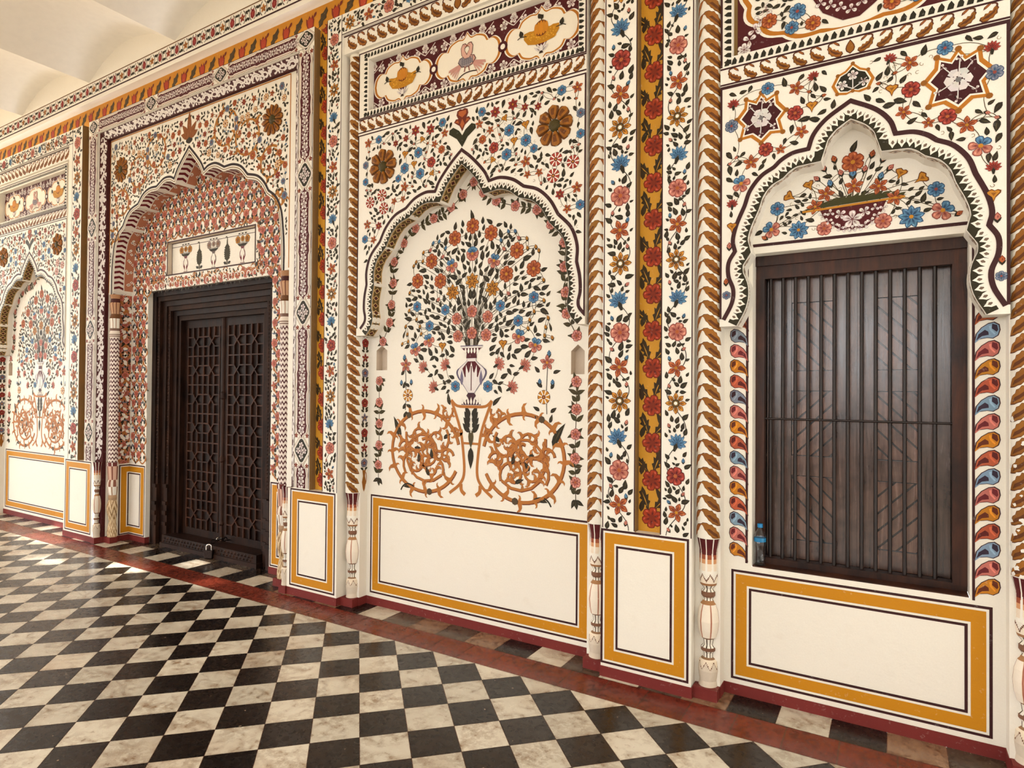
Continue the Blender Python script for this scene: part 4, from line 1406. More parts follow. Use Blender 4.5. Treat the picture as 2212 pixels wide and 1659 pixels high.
# ------------------------------------------------------------------ fruit and bird panel
def medallion(P, x, z, rx, rz):
    o = []
    base = [(0, 1.0), (.18, .72), (.42, .78), (.62, .58), (.60, .42), (.86, .40), (1.0, 0)]
    sm = smooth_seg([(0, 1.0), (.12, .78), (.3, .8), (.52, .68), (.62, .46)], 4)[:-1] + smooth_seg([(.62, .46), (.8, .5), (.95, .3), (1.0, 0)], 4)
    full = sm + [(u, -v) for u, v in sm[::-1][1:]]
    full = full + [(-u, v) for u, v in full[::-1][1:-1]]
    sh = lambda k: [(x + u * rx * k, z + v * rz * k) for u, v in full]
    P.poly(sh(1.0), WHITE, 2); P.poly(sh(.965), OCHRE, 3); P.poly(sh(.9), c(252, 244, 226), 4)
def pumpkin_bowl(P, x, z, k, rnd):
    Q = P.at(x, z, 0, k)
    # flat dish with foot
    Q.poly([(-.3, -.5), (.3, -.5), (.18, -.72), (-.18, -.72)], c(84, 16, 20), 5)
    for s_ in (-1, 1):
        for a in (.5, .95):
            Q.at(0, -.92, -s_ * a).poly(leaf_shape(.5, .16), c(226, 216, 210), 6)
            Q.at(.02, -.92, -s_ * a).poly(leaf_shape(.34, .06), c(150, 140, 140), 7)
    Q.at(0, -.95).poly(leaf_shape(.4, .2), c(236, 228, 222), 8)
    Q.poly([(-.12, -1.0), (.12, -1.0), (.06, -.88), (-.06, -.88)], c(52, 36, 26), 8)
    # mound of grain
    pts = [(-.95, -.12)] + [(-.95 + 1.9 * i / 12, .12 + .1 * rnd.random() + (.06 if 3 < i < 9 else 0)) for i in range(13)] + [(.95, -.1), (.7, -.42), (.2, -.52), (-.3, -.52), (-.72, -.42)]
    Q.poly(pts, c(196, 134, 24), 6)
    for i in range(60):
        Q.poly(circ(.035, 6, rnd.uniform(-.8, .8), rnd.uniform(-.36, .1)), jit(c(222, 164, 48), rnd, .15), 7)
    # ribbed pumpkin
    Q.poly(circ(.38, 20, 0, .2), c(120, 60, 14), 8)
    for i in range(-2, 3):
        u = i * .14
        Q.poly([(u + .095 * cos(a), .2 + (.355 - abs(i) * .045) * sin(a)) for a in [t * pi / 7 for t in range(14)]], jit(c(208, 134, 32), rnd, .08), 9 + (2 - abs(i)))
    P.stroke([(x, z + k * .55), (x + k * .08, z + k * .72), (x + k * .0, z + k * .84)], k * .05, LEAF, 9)
    Q.at(-.02, .66, .5).poly(leaf_shape(.3, .22), LEAF, 10); Q.at(-.02, .62, -.6).poly(leaf_shape(.24, .18), LEAF, 10)
    for s_ in (-1, 1):
        P.stroke([(x + s_ * k * .8, z + k * .02), (x + s_ * k * 1.15, z + k * .06), (x + s_ * k * 1.3, z - k * .02)], k * .04, LEAF, 9)
        Q.at(s_ * 1.05, .05, -s_ * .3).poly(leaf_shape(.34, .24), LEAF, 10)
def two_birds(P, x, z, k, rnd):
    Q0 = P.at(x, z, 0, k)
    for s_ in (1, -1):
        Q = P.at(x, z, 0, k, s_ < 0)
        # tail plumes
        for j in range(5):
            a = .18 + j * .09
            Q.poly([(.3, -.22), (1.0 - j * .1, -.2 - .85 * a * 1.5 + .04), (1.02 - j * .1, -.28 - .85 * a * 1.5), (.3, -.34)], jit(c(206, 152, 140), rnd, .1), 5)
        Q.poly([(-.38, -.28), (-.1, -.48), (.3, -.42), (.5, -.18), (.4, .0), (.05, .08), (-.22, -.02)], c(112, 70, 66) if s_ > 0 else c(96, 76, 76), 6)
        Q.poly([(-.34, -.27), (-.1, -.44), (.28, -.38), (.45, -.17), (.37, -.03), (.05, .04), (-.2, -.04)], c(150, 142, 146) if s_ < 0 else c(218, 168, 152), 7)
        # neck and head turned to the partner
        Q.poly([(.12, -.1), (.3, .12), (.34, .44), (.24, .62), (.08, .62), (-.02, .5), (.1, .42), (.12, .3), (-.02, .1), (-.1, -.1)], c(112, 70, 66), 8)
        Q.poly([(.12, -.06), (.27, .12), (.31, .43), (.22, .58), (.1, .58), (.02, .5), (.13, .43), (.14, .3), (.02, .1), (-.06, -.06)], c(224, 176, 160), 9)
        Q.poly([(.04, .54), (-.1, .46), (.03, .46)], c(150, 80, 50), 10)
        Q.poly(circ(.02, 6, .14, .52), LINE, 11)
    for i in range(4):
        for j in range(6):
            Q0.poly([( -.3 + j * .11, -.3 + i * .08), (-.25 + j * .11, -.35 + i * .08), (-.2 + j * .11, -.3 + i * .08), (-.25 + j * .11, -.27 + i * .08)], c(110, 106, 116), 8)
    for s_ in (-.1, .1):
        P.stroke([(x + k * s_, z - k * .44), (x + k * s_ * 1.4, z - k * .66)], k * .05, c(140, 70, 60), 7)
    P.stroke(curve((x - k * .5, z - k * .95), (x - k * .2, z - k * .6), (x + k * .55, z - k * .75)), k * .05, c(52, 30, 26), 6)
mb = MB(); P = Painter(mb, flat(.115), clip=(-3.74, -1.81, 4.157, 4.588))
P.rect(-3.74, -1.81, 4.157, 4.588, c(80, 18, 22), 1)
for i in range(-1, 9):
    for s_ in (-1, 1):
        xx = CXC + (i - 3.5) * .275
        zz = 4.372 + s_ * .175
        for a in range(3):
            sprig_white(P, xx + (a - 1) * .085, zz - s_ * (.03 if a != 1 else -.0), .036, RB, a, 5)
        P.at(xx, zz - s_ * .03, 0 if s_ > 0 else pi).poly(leaf_shape(.1, .05), c(236, 226, 220), 2)
        for q in (-1, 1):
            P.stroke(curve((xx, zz - s_ * .05), (xx + q * .05, zz - s_ * .02), (xx + q * .1, zz + s_ * .03)), .007, c(236, 226, 220), 2)
class Up(Painter): pass
for j, xx in enumerate((-3.42, CXC, -2.13)):
    G = Painter(mb, lambda u, v, h=0: (u, .115 - h - .003, v), clip=(-3.74, -1.81, 4.157, 4.588))
    medallion(G, xx, 4.365, .318, .208)
    H = Painter(mb, lambda u, v, h=0: (u, .115 - h - .005, v))
    if j == 1: two_birds(H, xx, 4.375, .17, RB)
    else: pumpkin_bowl(H, xx, 4.375, .15, RB)
G = Painter(mb, lambda u, v, h=0: (u, .115 - h - .006, v))
for xx in ((-3.42 + CXC) / 2, (CXC - 2.13) / 2):
    G.poly(circ(.042, 14, xx, 4.362), c(74, 18, 22), 2); G.poly(circ(.021, 10, xx, 4.362), WHITE, 3)
fp = part(mb, 'fruit_panel', 'recessed maroon panel with two pumpkin dishes and a pair of birds')

mb = MB(); P = Painter(mb, flat(.10), clip=(-.808, .428, 3.815, 4.6))
P.rect(-.808, .428, 3.815, 4.6, c(80, 18, 22), 1); P.frame(-.808, .428, 3.815, 4.6, .02, OLIVE, 2)
o = []
for k in range(120):
    a = 2 * pi * k / 120
    r = 1 + .05 * abs(cos(a * 8))
    o.append((CXR + .55 * r * (abs(cos(a)) ** .8) * (1 if cos(a) > 0 else -1), 4.21 + .37 * r * (abs(sin(a)) ** .8) * (1 if sin(a) > 0 else -1)))
P.poly([(CXR + (u - CXR) * 1.03, 4.21 + (v - 4.21) * 1.03) for u, v in o], WHITE, 2); P.poly(o, OCHRE, 3)
oin = [(CXR + (u - CXR) * .95, 4.21 + (v - 4.21) * .94) for u, v in o]
P.poly(oin, WHITE, 4)
G = Painter(mb, lambda u, v, h=0: (u, .10 - h - .002, v), clip=(-.8, .42, 3.82, 4.6))
for sx in (-1, 1):
    for k in range(5):
        sprig_white(G, CXR + sx * (.56 - k * .03), 3.86 + k * .05, .04, RB, k, 6 if k == 0 else 3)
H = Painter(mb, lambda u, v, h=0: (u, .10 - h - .0035, v))
H.poly([(CXR - .2, 4.06), (CXR + .2, 4.06), (CXR + .14, 3.95), (CXR + .04, 3.88), (CXR - .04, 3.88), (CXR - .14, 3.95)], c(80, 16, 20), 2)
for k in range(-3, 4):
    sprig_white(H, CXR + k * .05, 3.93 + abs(k) * .026, .03, RB, 0, 3)
scatter(H, lambda x, z, r: in_poly(x, z, oin) and dist_line(x, z, oin + oin[:1]) > r + .01, (CXR - .55, CXR + .55, 3.85, 4.56), RB, ['daisy', 'rosed', 'orose', 'obud', 'star5'], CXR, 20, (.036, .046), .045,
        fixed=[('daisy', CXR + .27, 4.0, .048, 0), ('daisy', CXR + .14, 3.96 + .12, .046, 0), ('daisy', CXR + .3, 3.915, .04, 0), ('orose', CXR + .42, 3.99, .046, 0), ('orose', CXR + .19, 3.91, .044, 0)], avoid=[(CXR, 3.98, .13), (CXR - .1, 4.02, .11), (CXR + .1, 4.02, .11)], leaf_tries=2600)
part(mb, 'flower_panel', 'recessed maroon panel with a large white flower medallion above the barred window')

# ------------------------------------------------------------------ vase mural
RM = random.Random(33)
def vase_shape(P, x, zt):
    Q = P.at(x, zt)           # zt = lip height; vase 0.45 high
    body = smooth_seg([(.045, -.09), (.05, -.115), (.13, -.18), (.125, -.235), (.05, -.335), (.03, -.36)], 5)
    full = body + [(-u, v) for u, v in body[::-1]]
    Q.poly(full, c(92, 84, 110), 4)
    Q.poly([(u * .93, v * .985 - .003) for u, v in full], c(236, 228, 224), 5)
    Q.poly([(-.035, -.115), (.035, -.115), (.085, -.17), (.06, -.24), (.03, -.21), (.0, -.17), (-.03, -.21), (-.06, -.24), (-.085, -.17)], c(88, 20, 28), 6)
    for s_ in (-1, 1):
        Q.at(s_ * .02, -.33, -s_ * .16).poly(leaf_shape(.19, .035), c(240, 234, 230), 7)
        Q.at(s_ * .09, -.3, -s_ * .0).poly(leaf_shape(.12, .03), c(120, 112, 136), 7)
        Q.stroke(curve((s_ * .12, -.17), (s_ * .17, -.2), (s_ * .1, -.27)), .006, c(92, 84, 110), 4)
    Q.at(0, -.34).poly(leaf_shape(.22, .05), c(240, 234, 230), 8); Q.rect(-.004, .004, -.34, -.15, c(88, 20, 28), 9)
    # neck and lip
    Q.poly([(-.05, -.09), (.05, -.09), (.045, -.05), (.095, -.01), (-.095, -.01), (-.045, -.05)], c(84, 26, 34), 5)
    for k in range(-2, 3): Q.at(k * .028, -.055).poly(leaf_shape(.05, .02), WHITE, 6)
    Q.poly([(-.1, -.012), (.1, -.012), (.1, .002), (-.1, .002)], c(228, 220, 214), 6); Q.poly([(-.105, .002), (.105, .002), (.105, .008), (-.105, .008)], c(92, 84, 110), 6)
    # foot
    Q.poly([(-.03, -.36), (.03, -.36), (.045, -.38), (.03, -.4), (.095, -.452), (-.095, -.452), (-.03, -.4), (-.045, -.38)], c(72, 40, 50), 5)
    for k in range(-3, 4): Q.at(k * .024, -.45, -k * .16).poly(leaf_shape(.06, .018), WHITE, 6)

def mural(dx=0):
    mb = MB(); P = Painter(mb, flat(YB))
    C0 = CXC + .004
    F_ = []
    add = lambda kind, lst, r, a=0: F_.extend([(kind, C0 + d, z, r, a * (1 if d > 0 else -1) if a else 0) for d, z in lst])
    add('orose', [(0, 3.098), (.17, 3.023), (.40, 2.865), (.543, 2.717), (.31, 2.698)], .064)
    add('mixed', [(0, 2.885), (.2, 2.81), (.422, 2.228), (.562, 2.16)], .056, -.3)
    add('ylily', [(0, 2.672), (.187, 2.60)], .066)
    add('trumpet', [(.284, 2.174)], .042)
    add('daisy', [(.545, 2.508)], .045); add('daisy', [(.258, 2.464), (.415, 2.344)], .045)
    add('rose', [(0, 2.437), (.145, 2.387), (0, 2.269), (.132, 2.249)], .05)
    add('gbud', [(.485, 2.945), (.56, 2.875), (.49, 2.874), (.585, 2.845), (.626, 2.627), (.63, 2.48), (.55, 2.404), (.665, 2.352), (.514, 2.344), (.5, 2.284), (.646, 2.286), (.637, 2.226), (.70, 2.208)], .02, .3)
    add('bbud', [(.325, 3.016), (.385, 3.01), (.26, 2.957)], .021, .4)
    add('bud', [(.415, 2.955), (.288, 2.889), (.33, 2.55)], .024, .8)
    add('plily', [(.467, 2.008), (.243, 2.023), (.36, 1.847)], .062, -1.1)
    add('daisy', [(.152, 1.858)], .046)
    F_ = [f for f in F_ if f[1] >= C0 - 1e-6]
    def outline(z):
        return max(0.0, .70 * sqrt(max(0, 1 - ((z - 2.45) / .70) ** 2))) if z > 2.45 else .70 - max(0, 2.2 - z) * .95
    inside = lambda x, z, r: abs(x - C0) + r < min(.68, outline(z)) and z > 1.80 and not (abs(x - C0) < .155 + r and z < 2.19) and z < 3.16
    # stems fan out of the vase
    for kind, x, z, r, a in F_:
        if kind in ('gbud',) and RM.random() < .5: continue
        if z < 2.31: continue
        for s_ in (-1, 1):
            d = (x - C0) * s_
            P.stroke(curve((C0 + d * .08, 2.16), (C0 + d * .15, 2.16 + (z - 2.16) * .72), (C0 + d, z - .02), 9), .004, c(66, 54, 34), 1)
            if x == C0: break
    ang = lambda x, z: -atan2(x - C0, max(.05, z - 2.0))
    scatter(P, inside, (C0 - .7, C0 + .7, 1.8, 3.17), RM, ['gbud'], C0, 0, (.02, .03), .074, fixed=F_, leaf_tries=9000, leaf_ang=ang, stem=.004, tendril=False)
    leaf(P, C0, 3.13, 0, .1, .036, RM)
    vase_shape(P, C0, 2.166)
    for s_ in (-1, 1):
        X = lambda d: C0 + s_ * d
        # hanging side sprays
        P.stroke([(X(.66), 1.66), (X(.655), 1.8), (X(.665), 2.05)], .006, LEAF, 1)
        star5(P, X(.66), 2.03, .06, RM, 0, PINK, PINKD); bud(P, X(.675), 2.095, .026, RM, 0, BLUE, BLUED)
        leaf(P, X(.69), 2.25, 0, .07, .02, RM)
        for d, z in ((.6, 1.893), (.705, 1.888)): bud(P, X(d), z, .024, RM, 0, BLUE, BLUED)
        wheel(P, X(.635), 1.782, .052, RM, STAR)
        for d, z, a in ((.6, 1.96, .9), (.71, 1.95, -.9), (.6, 1.68, .8), (.69, 1.67, -.8), (.61, 1.61, .8), (.68, 1.6, -.7), (.62, 1.85, .7), (.69, 1.84, -.7)):
            leaf(P, X(d), z, s_ * -a if s_ < 0 else a * -1 if False else a * s_ * -1 * -1, .062, .03, RM)
        leaf(P, X(.71), 1.42, -s_ * .25 + pi * 0, .2, .055, RM)
        # foliate scroll wheel
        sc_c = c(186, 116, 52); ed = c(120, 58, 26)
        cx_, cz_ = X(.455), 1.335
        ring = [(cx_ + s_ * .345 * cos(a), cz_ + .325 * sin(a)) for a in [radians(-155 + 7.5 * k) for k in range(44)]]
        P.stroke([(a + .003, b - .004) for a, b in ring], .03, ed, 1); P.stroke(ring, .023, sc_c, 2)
        for k in range(2, 42, 3):
            (xa, za), (xb, zb) = ring[k - 1], ring[k + 1]
            a = atan2(zb - za, xb - xa)
            for f_ in (0, 1):
                Q = P.at(ring[k][0], ring[k][1], a + (pi if f_ else 0), .085 if (k // 3 + f_) % 2 else .055, bool(f_))
                Q.poly([(-.35, 0), (.0, .22), (.16, .62), (-.06, .95), (.3, .84), (.46, .5), (.42, .2), (.55, 0)], jit(sc_c, RM, .08), 2)
        for dx_, dz_, r_, a0, tr, sg in ((0, -.02, .235, -2.4, 1.3, 1), (.07, .11, .13, .3, 1.2, -1), (-.13, .1, .12, 2.4, 1.15, 1), (.1, -.1, .13, 5.6, 1.2, 1), (-.08, -.13, .115, 3.6, 1.1, -1), (-.02, .02, .09, 1.0, 1.2, 1), (.2, .02, .07, 0, 1, 1), (-.22, -.03, .07, 3, 1, -1)):
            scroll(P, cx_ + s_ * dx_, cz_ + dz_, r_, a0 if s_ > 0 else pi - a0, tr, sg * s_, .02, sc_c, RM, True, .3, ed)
        for d, z, a in ((.26, 1.44, .7), (.37, 1.28, -.5), (.52, 1.24, .4), (.4, 1.14, -.8), (.56, 1.36, 1.9)):
            leaf(P, X(d), z, s_ * a, .08, .036, RM)
        P.stroke(curve((X(.56), 1.04), (X(.66), 1.09), (X(.7), 1.0)), .012, LEAF, 2); leaf(P, X(.58), 1.04, -s_ * 1.4, .09, .04, RM)
        P.poly(circ(.026, 8, X(.62), 1.62), c(84, 68, 48), 4); P.poly(circ(.028, 8, X(.4), 1.012), c(84, 68, 48), 4)
        # central stand
        P.stroke(smooth_seg([(X(.19), 1.75), (X(.11), 1.55), (X(.08), 1.42), (X(.06), 1.2), (X(.10), 1.1), (X(.2), 1.02)], 5), .024, sc_c, 2)
        P.stroke(smooth_seg([(X(.19), 1.75), (X(.13), 1.705), (X(0), 1.70)], 4), .022, sc_c, 2)
        P.stroke(smooth_seg([(X(.05), 1.02), (X(.085), 1.05), (X(.09), 1.1)], 4), .03, sc_c, 2)
        scroll(P, X(.235), 1.66, .06, 2.6 if s_ > 0 else .5, .8, s_, .016, sc_c, RM, True, .5, ed)
        scroll(P, X(.15), 1.5, .04, 0 if s_ > 0 else pi, .8, s_, .014, sc_c, RM, True, .5, ed)
        leaf(P, X(.2), 1.71, -s_ * .5, .1, .036, RM)
        for k in range(4): P.at(X(.012), 1.5 + k * .04, -s_ * (.75 - k * .1)).poly(leaf_shape(.1, .045), LEAF, 2)
    P.rect(C0 - .08, C0 + .08, 1.408, 1.426, c(186, 116, 52), 2)
    P.at(C0, 1.53, pi).poly(leaf_shape(.15, .05), LEAF2, 3); P.at(C0, 1.39, pi).poly(leaf_shape(.17, .055), LEAF, 3)
    P.rect(C0 - .004, C0 + .004, 1.5, 1.68, WHITE, 4)
    return part(mb, 'vase_mural', 'wall painting of a vase bouquet standing on two round ochre scroll wheels')
mu = mural()

def garland():
    mb = MB(); P = Painter(mb, flat(YB))
    GL = [(.012, 3.441), (-.09, 3.358), (-.205, 3.275), (-.378, 3.208), (-.565, 3.153), (-.69, 3.045), (-.795, 2.9), (-.802, 2.722), (-.82, 2.542), (-.838, 2.392), (-.912, 2.235)]
    GRt = [(.012, 3.441), (.1, 3.345), (.219, 3.262), (.387, 3.197), (.573, 3.144), (.687, 3.023), (.795, 2.882), (.797, 2.707), (.807, 2.525), (.817, 2.374), (.896, 2.214)]
    LOL = [(-.947, 1.902), (-.947, 1.72), (-.944, 1.539), (-.945, 1.357), (-.95, 1.19), (-.947, 1.03)]
    LOR = [(.896, 1.893), (.897, 1.7), (.892, 1.526), (.89, 1.358), (.894, 1.191), (.897, 1.02)]
    for L in (GL, GRt, LOL, LOR):
        pts = smooth_seg([(CXC + a, b) for a, b in L], 6)
        P.stroke(pts, .006, c(84, 70, 40), 1)
        rs = resample(pts, .045)
        for k, (x, z, dx, dz) in enumerate(rs):
            if min((x - CXC - a) ** 2 + (z - b) ** 2 for a, b in L) < .0022: continue
            for s_ in (-1, 1):
                a = atan2(dz, dx) - pi / 2 + pi + s_ * RM.uniform(.6, 1.2)
                leaf(P, x, z, a, RM.uniform(.055, .075), .034, RM, c(66, 58, 30))
        for j, (a, b) in enumerate(L):
            if L in (LOL, LOR) and j == len(L) - 1:
                for q in (-.8, 0, .8): leaf(P, CXC + a, b + .05, pi + q, .07, .034, RM)
                continue
            if L is GRt and j == 0: continue
            rose5(P, CXC + a, b, .042, RM, RM.uniform(0, 6), c(212, 142, 126), PINKD)
            for q in range(3): leaf(P, CXC + a, b, RM.uniform(0, 6.2), .07, .03, RM, c(66, 58, 30), False)
    return part(mb, 'rose_garland', 'garland of pink roses bordering the vase painting')
ga = garland()

# shaded left return of the vase niche: red flowers and a ewer
mb = MB(); P = Painter(mb, lambda u, v, h=0: (XL_C + h, YB + u, v), clip=(-.082, -.004, .94, 2.33))
z = 1.2; k = 0
while z < 2.32:
    (star5 if k % 2 else rose5)(P, -.042, z, .04, RM, 0, c(150, 44, 30) if k % 3 else GREYB, c(90, 20, 18))
    for s_ in (-1, 1):
        leaf(P, -.042 + s_ * .008, z + .05, -s_ * .9, .045, .022, RM); leaf(P, -.042 + s_ * .008, z - .06, -s_ * .7, .045, .022, RM)
    z += .128; k += 1
P.poly([(-.062, 1.14), (-.022, 1.14), (-.03, 1.09), (-.018, 1.04), (-.03, .98), (-.042, .955), (-.054, .98), (-.066, 1.04), (-.054, 1.09)], BRONZE, 2)
P.stroke(curve((-.022, 1.12), (-.004, 1.08), (-.022, 1.02)), .007, BRONZE, 2)
rt = part(mb, 'return_painting', 'narrow painted return with red flowers and a ewer beside the vase niche')

# ------------------------------------------------------------------ door niche back: dense pink flowers and ochre vines
RN = random.Random(17)
def vine_pattern(P, inside, box):
    fld = Field()
    u0, u1, v0, v1 = box
    px, pz = .135, .104
    j = 0
    z = v0
    OC = c(184, 116, 52)
    cells = []
    while z < v1:
        x = u0 + (px / 2 if j % 2 else 0)
        while x < u1:
            if inside(x, z, .004):
                cells.append((x + RN.uniform(-.008, .008), z + RN.uniform(-.008, .008), j))
            x += px
        z += pz; j += 1
    for x, z, j in cells:
        for s_ in (-1, 1):
            tgt = (x + s_ * px / 2, z + pz)
            if not inside(*tgt, .004): continue
            mid_ = (x + s_ * px * .62, z + pz * .25)
            for w, cc, ly in ((.017, c(140, 70, 36), 1), (.013, OC, 2)):
                P.stroke(curve((x, z), mid_, tgt, 6), w, cc, ly)
            Q = P.at(x + s_ * px * .42, z + pz * .4, s_ * -.6, .045, s_ < 0)
            Q.poly([(-.35, 0), (.0, .22), (.16, .62), (-.06, .95), (.3, .84), (.46, .5), (.42, .2), (.55, 0)], OC, 2)
            a = RN.uniform(-.3, .3)
            Q = P.at(x + s_ * .035, z + pz * .52, a)
            Q.poly(leaf_shape(.055, .036), LEAF, 3)
    for x, z, j in cells:
        pk = jit(c(204, 122, 102), RN, .12)
        if not inside(x, z, .04):
            if inside(x, z, .026): leaf(P, x, z - .02, 0, .045, .028, RN)
            continue
        (rose5 if RN.random() < .5 else star5)(P, x, z, .044 * RN.uniform(.9, 1.12), RN, RN.uniform(0, 6), pk, c(148, 62, 54), *(() if False else ()))
        for k in range(3 if inside(x, z + pz, .02) else 0):
            leaf(P, x, z + pz * .85, (k - 1) * 1.0, .042, .018, RN, GREYB if k != 1 else LEAF, False)
        leaf(P, x - .03, z - .05, 2.4, .04, .02, RN); leaf(P, x + .03, z - .05, -2.4, .04, .02, RN)
E_in = EDGE_D + [(DXR, .9), (DXL, .9)]
def niche_inside(x, z, r):
    if z < .905 + r: return False
    if DO0 - r * .6 < x < DO1 + r * .6 and z < DOZ + r * .6: return False
    if PQ[0] - .016 - r < x < PQ[1] + .016 + r and PQ[2] - .016 - r < z < PQ[3] + .016 + r: return False
    if z > 2.9: return DXL + .02 < x < DXR - .02 and z < 4.39
    return DXL + r * .6 < x < DXR - r * .6
mb = MB(); P = Painter(mb, flat(YDB))
vine_pattern(P, niche_inside, (DXL, DXR, .93, 4.36))
ring = lambda x, z, r: niche_inside(x, z, r) and (DO0 < x < DO1) and z < PQ[3] + .1 and (z < PQ[2] - .012 or abs(x - PQ[0] + .045) < .05 or abs(x - PQ[1] - .045) < .05 or z > PQ[3] + .012)
for k in range(46):
    xx, zz = RN.uniform(DO0, DO1), RN.uniform(DOZ + .05, PQ[2] - .03)
    P.stroke(curve((xx, zz), (xx + .03, zz + RN.choice((-.05, .05))), (xx + .07, zz)), .011, c(184, 116, 52), 5)
scatter(P, ring, (DO0, DO1, DOZ, PQ[3] + .1), RN, ['rose', 'rose', 'star5'], None, 44, (.028, .036), .042, leaf_tries=1500, tendril=False, stem=.008, stem_col=c(184, 116, 52))
x = PQ[0]
P.frame(PQ[0] - .014, PQ[1] + .014, PQ[2] - .014, PQ[3] + .014, .014, LINE, 6)
# loops over the door head
x = DO0 + .06
while x < DO1 - .04:
    P.stroke([(x + .03 * cos(a), DOZ + .045 + .035 * sin(a)) for a in [k * .7 for k in range(8)]], .011, WHITE, 7)
    leaf(P, x, DOZ + .02, 0, .04, .02, RN); x += .1
part(mb, 'vine_painting', 'dense pink flowers and ochre vines covering the wall around the door')
mb = MB(); P = Painter(mb, lambda u, v, h=0: (DXL + h, YDB + u, v), clip=(-.145, -.003, .92, 2.93))
P.rect(-.15, 0, .92, 2.93, c(196, 128, 96), 0)
vine_pattern(P, lambda x, z, r: True, (-.2, .03, .93, 2.95))
for k in range(60):
    a, b = RN.uniform(-.13, -.01), RN.uniform(.95, 2.9)
    P.at(a, b, RN.uniform(0, 6)).poly(leaf_shape(.06, .035), WHITE, 5)
part(mb, 'vine_painting', 'terracotta vine pattern on the left reveal beside the door')

# plaque over the door: three vases and two cypresses
mb = MB(); P = Painter(mb, flat(YDB + .05))
x0, x1, z0, z1 = PQ
P.frame(x0 + .0, x1, z0, z1, .008, LINE, 1)
P.rect(x0, x1, z1 - .052, z1 - .046, LINE, 1)
hh = z1 - z0
def small_vase(x, dull):
    Q = P.at(x, z0 + .02, 0, hh * .9)
    g1 = c(120, 60, 66) if not dull else c(110, 96, 90)
    Q.poly([(-.12, .0), (.12, .0), (.05, .06), (.15, .22), (.13, .36), (.06, .46), (.1, .54), (-.1, .54), (-.06, .46), (-.13, .36), (-.15, .22), (-.05, .06)], g1, 2)
    Q.poly([(-.08, .02), (.08, .02), (.03, .07), (.12, .22), (.1, .34), (.04, .46), (-.04, .46), (-.1, .34), (-.12, .22), (-.03, .07)], WHITE, 3)
    for s_ in (-1, 1): Q.at(s_ * .05, .08, -s_ * .2).poly(leaf_shape(.2, .07), c(120, 30, 40), 4)
    Q.poly([(-.26, .62), (.26, .62), (.14, .54), (-.14, .54)], LEAF, 4)
    for k in range(-3, 4): Q.at(k * .07, .6).poly(leaf_shape(.09, .03), LEAF, 5)
    G = P.at(x, z0 + .02, 0, hh * .9)
    for u, v, r in ((-.24, .76, .13), (.24, .76, .13), (0, .78, .1)):
        rose5(G, u, v, r, RN, 0, STAR if not dull else c(160, 140, 130), BRONZED if not dull else c(110, 84, 70), BRONZE)
    for u in (-.16, 0, .16): G.rect(u - .05, u + .05, .93, .965, LEAF, 4)
for k, x in enumerate((x0 + .27, (x0 + x1) / 2 + .01, x1 - .27)): small_vase(x, k == 1)
for x in (x0 + .53, x1 - .53):
    Q = P.at(x, z0 + .02, 0, hh * .9)
    pts = [(.03, .02), (.03, .16)]
    for k in range(6):
        t = k / 6
        pts += [(.06 + .07 * sin(pi * (t * .8 + .15)), .2 + .42 * t), (.1 + .07 * sin(pi * (t * .8 + .15)), .23 + .42 * t)]
    pts += [(.03, .7), (.02, .84)]
    Q.poly(pts + [(-u, v) for u, v in pts[::-1]], c(58, 52, 26), 3)
    Q.stroke(curve((0, .82), (.02, .98), (-.09, .92)), .03, c(58, 52, 26), 3)
    for s_ in (-1, 1): Q.at(s_ * .04, .06, -s_ * 1.2).poly(leaf_shape(.16, .1), LEAF, 3)
part(mb, 'plaque_painting', 'recessed white plaque over the door painted with three vases and two cypresses')

# ------------------------------------------------------------------ window surround: hearts and basket painting
mb = MB(); P = Painter(mb, flat(YB))
HC = [(c(176, 92, 52), c(92, 34, 24)), (c(128, 138, 152), c(58, 30, 36)), (c(204, 118, 106), c(110, 34, 40)), (c(204, 132, 34), c(104, 44, 18)), (c(190, 92, 62), c(96, 30, 26)), (c(132, 160, 184), c(54, 40, 58))]
order_l = [0, 1, 2, 3, 4, 1, 2, 3, 4, 5, 2, 3, 4, 5, 2, 3]
order_r = [0, 5, 2, 3, 4, 5, 2, 3, 4, 5, 2, 3, 4, 5, 2, 3]
def heart(P, x, z, k, flip, cols):
    Q = P.at(x, z, 0, k, flip)
    col, dk = cols
    o = [(-.5, .1), (-.46, .38), (-.25, .52), (.0, .46), (.3, .24), (.52, -.08), (.62, -.62), (.36, -.36), (.05, -.3), (-.2, -.34), (-.42, -.18)]
    Q.poly(o, c(70, 40, 40), 2); Q.poly([(a * .9, b * .9) for a, b in o], jit(col, RN, .1), 3)
    Q.poly([(-.4, .1), (-.36, .34), (-.16, .42), (-.14, .18), (-.34, .0)], dk, 4)
    Q.poly([(.0, .02), (.14, .12), (.4, -.1), (.5, -.42), (.26, -.2), (-.02, -.14)], dk, 4)
    Q.poly([(-.12, .34), (-.02, .3), (-.06, .08), (-.24, -.14), (-.3, -.1), (-.14, .12)], tuple(min(.9, v * 1.5) for v in col), 4)
for k in range(16):
    heart(P, -.797, 2.255 - k * .0925, .1, False, HC[order_l[k]])
    heart(P, .42, 2.235 - k * .0925, .1, True, HC[order_r[k]])
P.rect(-.752, -.738, .8, 2.715, LINE, 3); P.rect(.353, .365, .775, 2.715, LINE, 3)
P.rect(-.9, .5, 2.70, 2.718, LINE, 2)
part(mb, 'heart_border', 'columns of coloured heart shaped petals beside the barred window')
mb = MB(); P = Painter(mb, flat(YB))
b0 = CXR + .002
P.poly([(b0 - .165, 2.875), (b0 + .165, 2.885), (b0 + .13, 2.80), (b0 + .06, 2.745), (b0 - .06, 2.745), (b0 - .13, 2.80)], c(84, 16, 20), 2)
